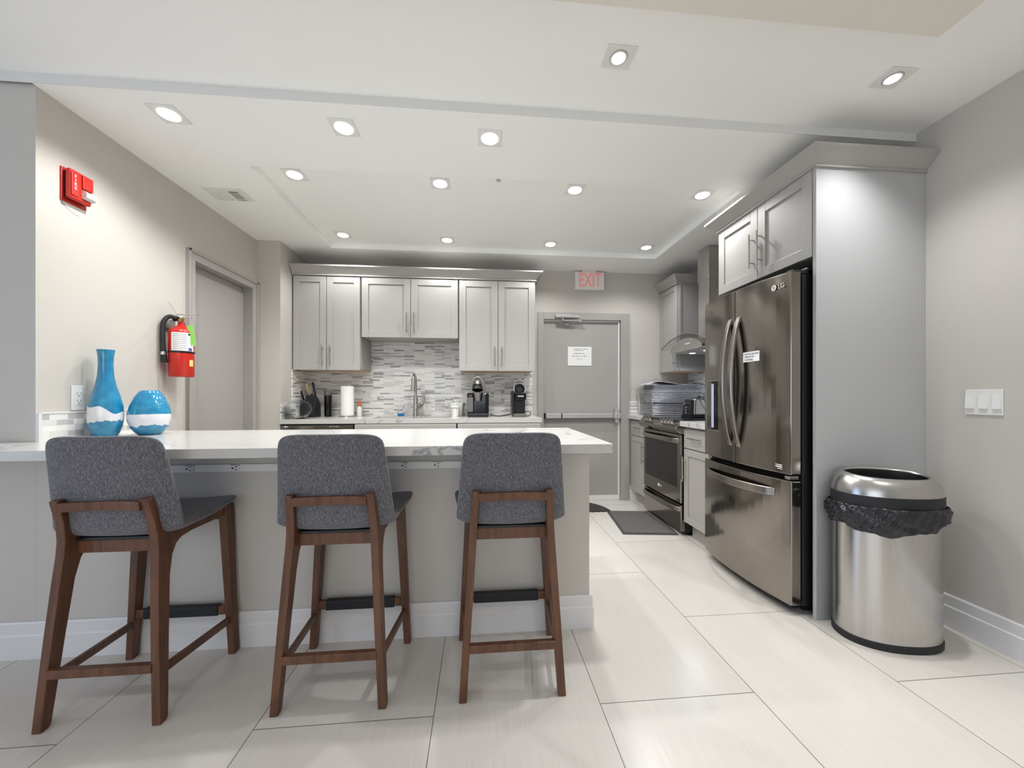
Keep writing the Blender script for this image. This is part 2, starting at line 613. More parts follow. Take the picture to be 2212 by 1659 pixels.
M['lens'] = mat_emit('led_lens', (1, 0.98, 0.95, 1), LENS_E)
M['hoodlamp'] = mat_emit('hood_led', (.75, .85, 1, 1), 6.0)
M['strobe'] = mat('clear_strobe_lens', srgb(218, 218, 214), 0.1, 0.0, var=0.15, scale=60)
M['hole'] = mat('dark_void', srgb(48, 46, 43), 0.9)
M['mat'] = mat('charcoal_mat', srgb(96, 94, 92), 0.95, var=0.3, scale=380, bump=0.8, bscale=300)
M['matedge'] = mat('rubber_mat_edge', srgb(70, 69, 68), 0.7)
M['matblack'] = mat('perforated_rubber_mat', srgb(52, 50, 48), 0.8, var=0.4, scale=120, bump=1.0, bscale=120)
M['bag'] = mat('black_bin_liner', srgb(30, 30, 34), 0.25, var=0.2, scale=12, bump=0.6, bscale=30)
M['alu'] = mat('aluminium_foil_tray', srgb(182, 181, 180), 0.45, 0.25, var=0.06, scale=50)
M['wire'] = mat('chromed_wire', srgb(214, 212, 210), 0.3, 0.7)
M['dustplastic'] = mat('clear_plastic_lid', srgb(190, 188, 194), 0.2)
M['glass'] = mat_glass('clear_glass')
M['crackle'] = mat_glass('crackled_glass', (0.97, 1.0, 1.0, 1), 0.0, 1.12, 0.9)
M['visor'] = mat_glass('hood_visor_glass', (0.85, 0.88, 0.88, 1))
M['smoke'] = mat('smoked_water_tank', srgb(92, 88, 84), 0.15)
M['bluesoap'] = mat('blue_dish_soap', srgb(24, 110, 180), 0.15)
M['orange'] = mat('orange_label', srgb(206, 110, 84), 0.5)
M['knife'] = mat('blade_steel', srgb(196, 192, 184), 0.2, 1.0)
M['tan'] = mat('tan_wood_handle', srgb(196, 164, 120), 0.45)
M['umber'] = mat('grey_lid_plastic', srgb(96, 92, 86), 0.45)
M['vase_tall'] = mat_vase('blue_lava_glass_tall', (0.077, 0.128), (10, 0.16, 26, 0.06), 1.7)
M['vase_round'] = mat_vase('blue_lava_glass_round', (0.048, 0.106), (4, 0.012, 22, 0.05), 5.2)

# ------------------------------------------------------------------ constants of the room
XR = 2.325     # right wall
XL = -1.941    # kitchen left wall
XJ = -1.742    # return of the left wall beside the back counter
YJ = 3.37
YB = 3.92      # back wall
YF = 1.78      # plane of the left wall end and of the bar front
YD = 1.767     # plane where the kitchen ceiling drops
ZK = 2.503     # kitchen ceiling
ZF = 2.546     # front-room ceiling
ZT = 2.549     # raised tray
CT = 0.94      # counter tops
FX0, FY0 = -5.0, -4.0


def struct(o, label):
    return dress(o, label, None, None, 'structure')


# ------------------------------------------------------------------ shell
struct(MB().box(FX0 - .1, XR + .1, FY0 - .1, YB + .15, -0.1, 0.0).build('floor', M['floor']), 'polished beige porcelain tile floor')
struct(MB().box(XR, XR + .12, FY0 - .1, YB + .12, 0, 3.1).build('wall_right', M['wall']), 'plain right wall beside the tall refrigerator panel')
# back wall with the exit door opening
DX0, DX1, DZ = 0.672, 1.553, 1.985
struct(MB().box(XJ - .3, DX0, YB, YB + .12, 0, 2.7).box(DX1, XR, YB, YB + .12, 0, 2.7).box(DX0, DX1, YB, YB + .12, DZ, 2.7)
       .build('wall_back', M['wall']), 'back kitchen wall around the grey exit door')
# left kitchen wall with the door opening
LY0, LY1, LZ = 2.655, 3.30, 2.07
struct(MB().box(XL - .12, XL, YF, LY0, 0, 2.7).box(XL - .12, XL, LY1, YJ + .02, 0, 2.7).box(XL - .12, XL, LY0, LY1, LZ, 2.7)
       .build('wall_left', M['wall']), 'left kitchen wall with the fire alarm, and its return by the back counter')
struct(MB().box(XL - .12, XJ, YJ + .02, YB + .1, 0, 2.7).box(XL, XJ, YJ, YJ + .02, 0, 2.7).build('wall_left_return', M['wall']), 'short return of the left wall beside the back counter')
# wall of the front room left of the opening, flush with the bar
struct(MB().box(FX0, XL - .12, YF, YF + .12, 0, 3.1).build('wall_front', M['wall']), 'wall strip left of the kitchen opening')
WL0, WL1 = -2.25, 0.45
struct(MB().box(FX0 - .12, FX0, FY0, WL0, 0, 3.1).box(FX0 - .12, FX0, WL1, YF + .12, 0, 3.1)
       .box(FX0 - .12, FX0, WL0, WL1, 0, 0.35).box(FX0 - .12, FX0, WL0, WL1, 2.35, 3.1).build('wall_west', M['wall']), 'window wall of the front room')
struct(MB().box(FX0, -2.65, FY0 - .12, FY0, 0, 3.1).box(0.85, XR, FY0 - .12, FY0, 0, 3.1)
       .box(-2.65, 0.85, FY0 - .12, FY0, 0, 0.4).box(-2.65, 0.85, FY0 - .12, FY0, 2.4, 3.1).build('wall_south', M['wall']), 'wall behind the photographer')
w = MB()
for y in (WL0, WL0 + .88, WL1 - .93, WL1 - .05): w.box(FX0 - .08, FX0 - .03, y, y + .05, .35, 2.35)
w.box(FX0 - .08, FX0 - .03, WL0, WL1, .35, .4).box(FX0 - .08, FX0 - .03, WL0, WL1, 2.3, 2.35)
struct(w.build('window_1', M['trim']), 'window of the front room')
w = MB()
for x in (-2.65, -1.5, -0.33, 0.8): w.box(x, x + .05, FY0 - .08, FY0 - .03, .4, 2.4)
w.box(-2.65, .85, FY0 - .08, FY0 - .03, .4, .45).box(-2.65, .85, FY0 - .08, FY0 - .03, 2.35, 2.4)
struct(w.build('window_2', M['trim']), 'window behind the photographer')

# front ceiling with a shallow dropped beige panel overhead
struct(MB().box(FX0, XR, FY0, YD, ZF, 3.1).build('ceiling', M['ceil']), 'white ceiling of the front room')
struct(MB().box(-3.6, 1.733, -2.6, 1.243, ZK, ZF).build('ceiling_panel', M['recess']), 'beige dropped part of the front ceiling')
# kitchen ceiling with a shallow raised tray
TX0, TX1, TY0, TY1 = -1.357, 1.73, 2.293, 3.49
struct(MB().box(XL, XR, YD, TY0, ZK, 2.7).box(XL, XR, TY1, YB, ZK, 2.7).box(XL, TX0, TY0, TY1, ZK, 2.7).box(TX1, XR, TY0, TY1, ZK, 2.7)
       .box(TX0, TX1, TY0, TY1, ZT, 2.7).build('ceiling_kitchen', M['ceil']), 'white kitchen ceiling with a shallow raised tray')
struct(MB().box(FX0, XR, YD - .004, YD, ZK, ZF + .05).build('trim_1', M['drop']), 'grey-beige face of the ceiling drop over the bar')

# baseboards
def sweep(mb, path, prof):
    """mitred moulding along path [(x,y)], outer side = left of travel; prof [(out, z)]"""
    pts = [V((x, y, 0)) for x, y in path]
    n = len(pts)
    rings = []
    for i in range(n):
        if i == 0 or i == n - 1:
            d = (pts[1] - pts[0] if i == 0 else pts[-1] - pts[-2]).normalized()
            m, k = V((-d.y, d.x, 0)), 1
        else:
            d1, d2 = (pts[i] - pts[i - 1]).normalized(), (pts[i + 1] - pts[i]).normalized()
            n1, n2 = V((-d1.y, d1.x, 0)), V((-d2.y, d2.x, 0))
            m = (n1 + n2).normalized()
            k = 1 / max(.2, m.dot(n1))
        rings.append([pts[i] + m * (o_ * k) + V((0, 0, z)) for o_, z in prof])
    mb.rings(rings)
    return mb


BASE = [(0.0004, 0), (.018, 0), (.018, .100), (.013, .106), (.013, .152), (.009, .158), (0.0004, .158)]
struct(sweep(MB(), [(XR, FY0), (XR, 1.721)], BASE).build('baseboard_right', M['trim']), 'white baseboard along the right wall')
struct(sweep(MB(), [(XL, YF), (FX0, YF)], BASE).build('baseboard_front', M['trim']), 'white baseboard left of the bar')

# ------------------------------------------------------------------ exit door (back wall)
d = MB()
for x0, x1 in ((DX0 - .055, DX0 + .012), (DX1 - .012, DX1 + .085)):
    d.box(x0, x1, YB - .022, YB + .06, 0, DZ + .065)
d.box(DX0 + .012, DX1 - .012, YB - .022, YB + .06, DZ - .012, DZ + .065)
door1 = struct(d.build('door_1', M['doorgrey'], bev=.003), 'grey steel exit door with push bar in the back wall')
MB().box(DX0 + .016, DX1 - .016, YB + .022, YB + .06, .045, DZ - .02).build('leaf', M['doorgrey'], door1, bev=.002)
MB().box(DX0 + .018, DX1 - .018, YB + .004, YB + .02, DZ - .028, DZ - .014).box(DX1 - .034, DX1 - .018, YB + .004, YB + .02, .05, DZ - .03).build('weatherstrip', M['white'], door1)
s = MB().box(DX0 + .016, DX1 - .016, YB + .008, YB + .022, .006, .05)
for x in (.8, .95, 1.1, 1.24, 1.36, 1.48): s.cyl((x, YB + .005, .03), (x, YB + .01, .03), .004, n=8)
s.build('door_sweep', M['white'], door1)
yb = YB + .02
p = MB().box(.705, 1.45, yb - .055, yb - .005, .905, .955)
pb = p.build('push_bar', M['alupaint'], door1, bev=.004)
MB().box(.690, .706, yb - .058, yb, .90, .96).box(.872, .884, yb - .057, yb - .004, .903, .957).build('end_cap', M['black'], pb, bev=.002)
MB().box(1.455, 1.535, yb - .06, yb, .90, .958).box(1.475, 1.512, yb - .05, yb, .85, 1.008).build('latch_case', M['alupaint'], pb, bev=.004)
cl = MB().box(.80, .985, YB - .075, YB - .02, DZ - .002, DZ + .036).build('door_closer', M['alupaint'], door1, bev=.008, seg=3)
MB().box(.985, 1.06, YB - .06, YB - .02, DZ + .002, DZ + .03).cyl((.885, YB - .05, DZ + .03), (.885, YB - .05, DZ + .052), .012).cyl((.885, YB - .05, DZ - .025), (.885, YB - .05, DZ), .012).build('closer_valve', M['alupaint'], cl, bev=.002)
MB().box(.88, 1.09, YB - .05, YB - .04, DZ - .03, DZ - .018).quadbox([(1.075, YB - .05, DZ - .04), (1.09, YB - .05, DZ - .04), (.965, YB + .015, DZ - .05), (.95, YB + .015, DZ - .05), (1.075, YB - .05, DZ - .028), (1.09, YB - .05, DZ - .028), (.965, YB + .015, DZ - .04), (.95, YB + .015, DZ - .04)]).box(.92, .975, YB, YB + .02, DZ - .075, DZ - .045).build('closer_arm', M['alupaint'], cl)

# paper notice on the exit door
t = thing('paper_notice', (1.09, YB + .019, 1.585), 'white printed notice taped to the grey exit door', 'notice')
MB().box(.957, 1.222, YB + .018, YB + .0215, 1.478, 1.685).build('sheet', M['paper'], t)
tx = MB()
for zc, words in ((1.660, ((1.013, .012), (1.032, .05), (1.088, .03), (1.128, .033), (1.160, .02))),
                  (1.644, ((1.032, .06), (1.10, .022), (1.122, .014))),
                  (1.612, ((1.022, .09), (1.115, .034))),
                  (1.582, ((1.003, .035), (1.04, .05), (1.096, .025), (1.128, .036), (1.166, .012)))):
    for x, l in words: tx.box(x, x + l - .005, YB + .0168, YB + .018, zc - .0032, zc + .0032)
tx.build('printed_lines', M['ink'], t)
text_mesh('thank_you_text', 'Thank you', .016, (1.088, YB + .0175, 1.549), (1, 0, 0), (0, 0, 1), M['ink'], t)

# exit sign
t = thing('exit_sign', (1.18, YB, 2.30), 'white exit sign with red EXIT letters above the grey door', 'sign')
MB().box(1.02, 1.343, YB - .05, YB, 2.297, 2.487).build('housing', M['white'], t, bev=.006)
MB().box(1.10, 1.26, YB - .045, YB - .005, 2.487, ZK).build('canopy', M['white'], t, bev=.003)
text_mesh('exit_lettering', 'EXIT', .212, (1.184, YB - .0508, 2.391), (1, 0, 0), (0, 0, 1), M['exitred'], t, depth=.002, sx=.58, bold=.0035)

struct(sweep(MB(), [(1.735, YB), (DX1 + .086, YB)], BASE).build('baseboard_back', M['trim']), 'short white baseboard right of the exit door')

# ------------------------------------------------------------------ left door
d = MB()
cx0, cx1 = XL, XL + .018
for y0, y1 in ((LY0 - .055, LY0 + .008), (LY1 - .008, LY1 + .065)):
    d.box(XL - .09, XL + .018, y0 + (.0 if y0 < LY0 else .0), y1, 0, LZ + .06)
    d.box(XL + .018, XL + .026, (y0 if y0 < 3 else y1 - .02), (y0 + .02 if y0 < 3 else y1), 0, LZ + .06)
d.box(XL - .09, XL + .018, LY0 + .008, LY1 - .008, LZ - .01, LZ + .06)
d.box(XL + .018, XL + .026, LY0 - .055, LY1 + .065, LZ + .04, LZ + .06)
door2 = struct(d.build('door_2', M['doorgrey'], bev=.003), 'closed grey door in the left wall behind the fire extinguisher')
MB().box(XL - .1, XL - .06, LY0 + .008, LY1 - .008, .01, LZ - .012).build('leaf', M['doorgrey'], door2, bev=.002)
MB().box(XL - .06, XL - .045, LY0 + .008, LY0 + .022, 0.9, 1.0).build('strike', M['nickel'], door2)

# ------------------------------------------------------------------ cabinets
def shaker(parent, O, U, W, N, w, h, rail=.055, t=.019, name='door', handle=None, label=None):
    """door w x h with corner O; N points out of the cabinet; handle=(u, w0, w1) vertical bar or ('h',w,u0,u1)"""
    mb = MB()
    mb.obox(O, U, W, N, 0, rail, 0, h, 0, t).obox(O, U, W, N, w - rail, w, 0, h, 0, t)
    mb.obox(O, U, W, N, rail, w - rail, 0, rail, 0, t).obox(O, U, W, N, rail, w - rail, h - rail, h, 0, t)
    mb.obox(O, U, W, N, rail, w - rail, rail, h - rail, 0, t - .009)
    do = mb.build(name, M['cab'], parent, bev=.0018)
    if handle:
        bar(do, O, U, W, N, t, handle)
    return do


def bar(do, O, U, W, N, t, handle):
    O, U, W, N = V(O), V(U), V(W), V(N)
    hb = MB()
    if handle[0] == 'h':
        _, wz, u0, u1 = handle
        P = lambda u, n: O + U * u + W * wz + N * n
        a, b_ = u0, u1
    else:
        u0, w0, w1 = handle
        P = lambda q, n: O + U * u0 + W * q + N * n
        a, b_ = w0, w1
    hb.cyl(P(a, t + .03), P(b_, t + .03), .0052, n=12)
    e = (b_ - a) * .16
    for q in (a + e, b_ - e): hb.cyl(P(q, t - .002), P(q, t + .03), .0042, n=10)
    hb.build('handle', M['nickel'], do, smooth=True)


EX, EY, EZ = V((1, 0, 0)), V((0, 1, 0)), V((0, 0, 1))
YU = YB - .34          # front of the carcasses of the back uppers
zt = 2.275


def upper(x0, x1, z0, split, label, hz):
    t = thing('wall_cabinet', ((x0 + x1) / 2, YB, z0), label, 'cabinet', 'grey wall cabinets over the back counter')
    MB().box(x0 + .001, x1 - .001, YU, YB - .012, z0 + .012, zt).build('carcass', M['cab'], t)
    MB().box(x0 + .012, x1 - .012, YU + .004, YB - .014, z0 + .004, z0 + .012).build('underside', M['ply'] if z0 < 1.5 else M['cab'], t)
    g = .0025
    for k, (a, b_) in enumerate(((x0 + .006, split - g), (split + g, x1 - .006))):
        w, h = b_ - a, zt - z0 - .01
        u = w - .032 if k == 0 else .032
        shaker(t, (a, YU, z0), EX, EZ, -EY, w, h, handle=(u, hz[0] - z0, hz[1] - z0), rail=.062 if w > .32 else .056)
    return t


upper(-1.735, -1.122, 1.388, -1.432, 'tall grey wall cabinet in the left corner, above the glass vase and knife block', (1.43, 1.62))
upper(-1.118, -.208, 1.70, -.660, 'short grey wall cabinet above the faucet and open mosaic backsplash', (1.74, 1.935))
upper(-.204, .542, 1.388, .174, 'tall grey wall cabinet next to the exit door, above the coffee makers', (1.43, 1.62))


CROWN = [(-.004, 2.270), (.010, 2.270), (.010, 2.279), (.004, 2.281), (.010, 2.290), (.056, 2.338), (.064, 2.342), (.064, 2.354), (-.004, 2.354)]


def crown(mb, path):
    return sweep(mb, path, CROWN)


def shift_crown(o, dz):
    o.data.transform(Matrix.Translation((0, 0, dz)))


c = crown(MB(), [(.542, YB - .002), (.542, YU - .019), (-1.735, YU - .019)]).build('crown_moulding', M['cab'])
# travel is right-end -> front -> left so the outside is on the left hand: mirror if wrong
dress(c, 'grey crown moulding along the top of the cabinets over the sink', 'moulding')

# back base run: dishwasher + two base cabinets, worktop with a sink
YC = YB - .565        # door plane
t = thing('dishwasher', (-1.43, YB, 0), 'dark stainless dishwasher under the left end of the back counter', 'dishwasher')
MB().box(-1.735, -1.112, YC + .02, YB - .03, .08, .895).build('tub', M['black'], t)
MB().box(-1.728, -1.120, YC - .004, YC + .02, .10, .885).build('door', M['dsteel'], t, bev=.003)
MB().cyl((-1.690, YC - .008, .875), (-1.690, YC - .003, .875), .008).build('power_button', M['white'], t)
MB().cyl((-1.672, YC - .008, .875), (-1.672, YC - .003, .875), .004).build('start_button', M['white'], t)
for k in range(5): MB().box(-1.32 + k * .018, -1.313 + k * .018, YC - .006, YC - .003, .872, .877).build('indicator_light', M['white'], t)


def base_back(x0, x1, label, ztop=.895):
    t = thing('base_cabinet', ((x0 + x1) / 2, YB, 0), label, 'cabinet', 'grey base cabinets under the back counter')
    MB().box(x0 + .002, x1 - .002, YC + .001, YB - .03, .10, ztop).box(x0 + .002, x1 - .002, YC + .001, YC + .02, ztop, .895).box(x0 + .002, x1 - .002, YC + .06, YC + .08, 0, .1).build('carcass', M['cab'], t)
    w = x1 - x0 - .008
    MB().box(x0 + .004, x1 - .004, YC - .018, YC + .001, .735, .885).build('drawer_front', M['cab'], t, bev=.002)
    for k in range(2):
        shaker(t, (x0 + .004 + k * (w / 2 + .001), YC, .11), EX, EZ, -EY, w / 2 - .002, .62, handle=((w / 2 - .04 if k == 0 else .04), .4, .56))
    return t


base_back(-1.108, -.212, 'grey sink base cabinet under the middle of the back counter', .70)
base_back(-.206, .556, 'grey base cabinet under the coffee makers, next to the exit door')
YE = 3.352            # counter front edge
SX0, SX1, SY0, SY1 = -1.0, -.28, 3.43, 3.76
q = MB().box(XJ + .001, SX0, YE, YB - .011, .899, CT).box(SX1, .571, YE, YB - .011, .899, CT).box(SX0, SX1, YE, SY0, .899, CT).box(SX0, SX1, SY1, YB - .011, .899, CT)
dress(q.build('countertop', M['quartz']), 'white veined quartz countertop along the back wall', 'countertop')
t = thing('sink', (-.64, 3.6, .72), 'stainless undermount sink in the back counter', 'sink')
MB().box(SX0 - .012, SX0 + .003, SY0 - .01, SY1 + .01, .72, .897).box(SX1 - .003, SX1 + .012, SY0 - .01, SY1 + .01, .72, .897).box(SX0, SX1, SY0 - .012, SY0 + .003, .72, .897).box(SX0, SX1, SY1 - .003, SY1 + .012, .72, .897).box(SX0, SX1, SY0, SY1, .71, .722).build('basin', M['steel'], t)

# backsplashes (fixed wall finish)
struct(MB().box(XJ + .001, .562, YB - .010, YB, CT, 1.72).build('backsplash', M['mosaicX']), 'grey and white linear mosaic backsplash over the back counter')
struct(MB().box(XJ, XJ + .008, YU - .02, YB - .011, CT, 1.388).box(XJ, XJ + .008, YE + .01, YU - .02, CT, 1.075).build('backsplash_left', M['mosaicY']), 'mosaic on the return wall beside the glass vase')
struct(MB().box(XR - .010, XR, 2.48, YB - .01, CT, 1.42).build('backsplash_right', M['mosaicY']), 'mosaic behind the range on the right wall')
struct(MB().box(1.63, XR - .011, YB - .010, YB, CT, 1.09).build('backsplash_corner', M['mosaicX']), 'low mosaic strip right of the exit door')
struct(MB().box(XL, XL + .010, YF + .012, 2.30, CT, 1.062).build('backsplash_bar', M['stripY']), 'low marble brick strip behind the blue vases')
struct(MB().box(XL, XL + .013, YF, YF + .012, CT, 1.066).box(XL, XL + .013, YF + .012, 2.30, 1.0625, 1.069).build('trim_2', M['trim']), 'white edging of the marble strip')

# ------------------------------------------------------------------ bar / island
t = thing('kitchen_island', (-.7, 1.95, 0), 'beige painted bar base with white baseboard behind the three stools', 'island')
MB().box(XL + .0005, .541, YF, 2.22, 0, .899).build('body', M['wall'], t)
sweep(MB(), [(.541, 2.22), (.541, YF), (XL, YF)], BASE).build('baseboard', M['trim'], t)
# worktop runs past the wall end to the left
q = MB().prism([(-2.55, 1.492), (.562, 1.509), (.562, 2.31), (XL + .001, 2.31), (XL + .001, YF - .001), (-2.55, YF - .001)], EX, EY, EZ, .9005, CT)
dress(q.build('bar_countertop', M['quartz'], bev=.003), 'long white quartz bar top with grey veins on the island', 'countertop')
t = thing('power_strip', (-.7, YF, .80), 'white power rail with five sockets under the bar top', 'power strip')
MB().box(-1.60, .20, YF - .012, YF - .0002, .797, .831).build('rail', M['white'], t, bev=.002)
for x in (-1.302, -1.108, -.908, -.354, -.202):
    s = MB().box(x - .018, x + .018, YF - .0145, YF - .012, .8005, .8275).build('socket', M['ceramic'], t, bev=.001)
    MB().cyl((x - .0115, YF - .016, .814), (x - .0115, YF - .014, .814), .0038, n=10).box(x - .002, x + .0085, YF - .0155, YF - .014, .8195, .8225).box(x - .002, x + .0085, YF - .0155, YF - .014, .8055, .8085).box(x - .019, x + .019, YF - .0152, YF - .0142, .8276, .8292).build('slots', M['black'], s)

# ------------------------------------------------------------------ bar stools
def make_stool(label):
    t = thing('bar_stool', (0, 0, 0), label, 'stool', 'grey upholstered stools at the bar')
    wd = M['wood']
    rear = [(-.197, 0), (-.192, .1), (-.181, .3), (-.169, .48), (-.161, .58), (-.160, .635), (-.168, .70), (-.192, .782), (-.167, .786),
            (-.142, .71), (-.122, .652), (-.075, .650), (-.055, .606), (-.082, .588), (-.102, .556), (-.118, .49), (-.137, .3), (-.155, .1), (-.163, .012), (-.170, 0)]
    for sg in (-1, 1):
        mb = MB().prism(rear, EY, EZ, EX, -.0145, .0145)
        for v in mb.bm.verts: v.co.x += sg * (.188 - .0475 * v.co.z / .78)
        mb.build('leg', wd, t, bev=.003)
    for sg in (-1, 1):
        mb = MB().quadbox([(-.014, .155, 0), (.014, .155, 0), (.014, .189, 0), (-.014, .189, 0), (-.017, .150, .655), (.017, .150, .655), (.017, .205, .655), (-.017, .205, .655)])
        for v in mb.bm.verts: v.co.x += sg * (.209 - .036 * v.co.z / .65)
        mb.build('leg', wd, t, bev=.003)
    for sg in (-1, 1):   # side seat rails, curved into the rear leg
        mb = MB().prism([(-.078, .650), (-.078, .592), (-.050, .603), (-.01, .611), (.16, .618), (.16, .656)], EY, EZ, EX, -.011, .011)
        for v in mb.bm.verts: v.co.x += sg * (.149 + (v.co.y + .08) * .10)
        mb.build('seat_rail', wd, t, bev=.002)
    MB().box(-.138, .138, -.118, -.094, .576, .622).build('seat_rail', wd, t, bev=.002)
    MB().box(-.16, .16, .150, .172, .60, .65).build('seat_rail', wd, t, bev=.002)
    # curved back rail between the posts
    rs = []
    for i in range(13):
        x = -.131 + .262 * i / 12
        y = -.183 + .016 * (1 - (x / .131) ** 2)
        rs.append([V((x, y - .010, .744)), V((x, y + .010, .744)), V((x, y + .006, .776)), V((x, y - .014, .776))])
    MB().rings(rs).build('back_rail', wd, t, bev=.002)
    # stretchers
    MB().box(-.166, .166, -.192, -.170, .178, .208).build('stretcher', wd, t, bev=.002)
    for sg in (-1, 1):
        a, b_ = V((sg * .172, -.165, .165)), V((sg * .198, .168, .150))
        MB().quadbox([a + V((-.008, 0, -.014)), a + V((.008, 0, -.014)), b_ + V((.008, 0, -.014)), b_ + V((-.008, 0, -.014)),
                      a + V((-.008, 0, .014)), a + V((.008, 0, .014)), b_ + V((.008, 0, .014)), b_ + V((-.008, 0, .014))]).build('stretcher', wd, t, bev=.002)
    MB().box(-.190, .190, .158, .180, .176, .212).build('footrest', wd, t, bev=.002)
    MB().box(-.152, .152, .154, .184, .172, .216).build('footrest_sleeve', M['rubber'], t, bev=.004)
    MB().box(-.135, .135, -.128, .14, .6225, .634).build('seat_plate', M['black'], t, bev=.004)
    # upholstered shell: back sweeping into the seat
    prof = [(-.2025, 1.003, .11, .012), (-.2020, .998, .152, .024), (-.2005, .985, .177, .031), (-.198, .965, .188, .034), (-.192, .925, .193, .037), (-.182, .86, .199, .040), (-.172, .79, .205, .042),
            (-.163, .73, .211, .044), (-.156, .682, .215, .046), (-.146, .650, .217, .048), (-.122, .631, .217, .050), (-.08, .6285, .218, .048), (-.02, .628, .218, .048), (.05, .631, .224, .046),
            (.10, .639, .235, .040), (.145, .652, .241, .034), (.172, .664, .236, .028), (.184, .671, .215, .022), (.190, .675, .16, .012)]
    pts = [V((0, y, z)) for y, z, _, _ in prof]
    rings = []
    K = 40
    for i, (y, z, hw, th) in enumerate(prof):
        tg = (pts[min(i + 1, len(pts) - 1)] - pts[max(i - 1, 0)]).normalized()
        nin = V((0, -tg.z, tg.y))                  # towards the sitter
        if nin.y < 0 and nin.z < 0: nin = -nin
        c0 = V((0, y, z)) + nin * (th / 2)
        ring = []
        for k in range(K):
            a = 2 * PI * k / K
            ca, sa = math.cos(a), math.sin(a)
            x = hw * math.copysign(abs(ca) ** .45, ca)
            h = th / 2 * math.copysign(abs(sa) ** .75, sa)
            bow = (.018 if i < 9 else .012 + .010 * min(1, max(0, (i - 11) / 4))) * (x / .21) ** 2
            p_ = c0 + V((x, 0, 0)) + nin * (h + bow)
            ring.append(p_)
        rings.append(ring)
    MB().rings(rings).build('seat_shell', M['fabric'], t, smooth=True, ang=80, subsurf=1)
    return t


stool = make_stool('grey fabric bar stool nearest the two blue vases')
stool.location = (-1.3045, 1.565, 0)
lab = ['grey fabric bar stool in the middle, in front of the dishwasher', 'grey fabric bar stool at the open end of the bar, nearest the refrigerator']
for k, (x, l) in enumerate(((-.544, lab[0]), (.124, lab[1]))):
    c = copy_tree(stool)
    c.location = (x, 1.565, 0)
    c['label'] = l

# ------------------------------------------------------------------ refrigerator bay
YP = 1.722
dress(MB().box(1.705, XR - .001, YP, YP + .02, 0, 2.312).build('end_panel', M['cabside'], bev=.001), 'tall grey end panel between refrigerator and trash can', 'panel')
t = thing('wall_cabinet', (2.0, 2.1, 1.865), 'grey cabinet with two doors above the dark refrigerator', 'cabinet')
MB().box(1.721, XR - .001, YP + .021, 2.485, 1.87, 2.312).build('carcass', M['cab'], t)
for k, (a, b_) in enumerate(((1.744, 2.112), (2.116, 2.482))):
    # u runs along +Y
    shaker(t, (1.72, a, 1.862), EY, EZ, -EX, b_ - a, .445, rail=.058, handle=((b_ - a - .03) if k == 0 else .03, .075, .285))
c = crown(MB(), [(XR - .002, YP - .001), (1.701, YP - .001), (1.701, 2.488), (XR - .002, 2.488)]).build('crown_moulding', M['cab'])
dress(c, 'grey crown moulding above the refrigerator cabinet and end panel', 'moulding')
shift_crown(c, .038)

FY_0, FY_1 = 1.760, 2.490


def fridge_front(y):
    s_ = (y - (FY_0 + FY_1) / 2) / ((FY_1 - FY_0) / 2)
    return 1.562 + .040 * abs(s_) ** 2.2


def curved_slab(mb, y0, y1, z0, z1, depth_x=1.66, n=14, off=0.0):
    pts = [(fridge_front(y0 + (y1 - y0) * i / n) + off, y0 + (y1 - y0) * i / n) for i in range(n + 1)]
    pts = [(x, y) for x, y in pts]
    # slightly round the outer vertical edges
    poly = pts + [(depth_x, y1), (depth_x, y0)]
    return mb.prism(poly, EX, EY, EZ, z0, z1)


t = thing('refrigerator', (1.95, 2.12, 0), 'black stainless french door refrigerator in the grey cabinet bay', 'refrigerator')
MB().box(1.668, 2.28, 1.764, 2.47, .05, 1.775).build('cabinet_body', M['fridgeside'], t, bev=.004)
MB().box(1.70, 2.25, 1.79, 2.45, .012, .05).box(1.64, 1.68, 1.80, 2.44, .02, .06).build('base_grille', M['black'], t)
ym = 2.128
dA = curved_slab(MB(), FY_0, ym - .003, .732, 1.790).build('door', M['dsteel'], t, bev=.006, seg=3)
# far door with a dispenser recess cut as frame
dB = curved_slab(MB(), ym + .003, FY_1, .732, 1.790).build('door', M['dsteel'], t, bev=.006, seg=3)
dC = curved_slab(MB(), FY_0, FY_1, .055, .700).build('freezer_drawer', M['dsteel'], t, bev=.006, seg=3)


def vhandle(y, parent):
    rs = []
    n = 22
    for i in range(n + 1):
        u = i / n
        z = .832 + u * .79
        arch = math.sin(PI * u) ** .75
        x = fridge_front(y) + .006 - .062 * arch
        w, th = .016, .011
        rs.append([V((x - th, y - w, z)), V((x - th, y + w, z)), V((x + th * .6, y + w, z)), V((x + th * .6, y - w, z))])
    return MB().rings(rs).build('handle', M['dsteel_h'], parent, bev=.004, smooth=True)


vhandle(ym - .038, dA)
vhandle(ym + .038, dB)
rs = []
for i in range(25):
    u = i / 24
    y = 1.845 + u * .575
    arch = math.sin(PI * u) ** .5
    x = fridge_front(y) + .006 - .055 * arch
    rs.append([V((x - .010, y, .605)), V((x - .010, y, .648)), V((x + .006, y, .648)), V((x + .006, y, .605))])
MB().rings(rs).build('handle', M['dsteel_h'], dC, bev=.004, smooth=True)
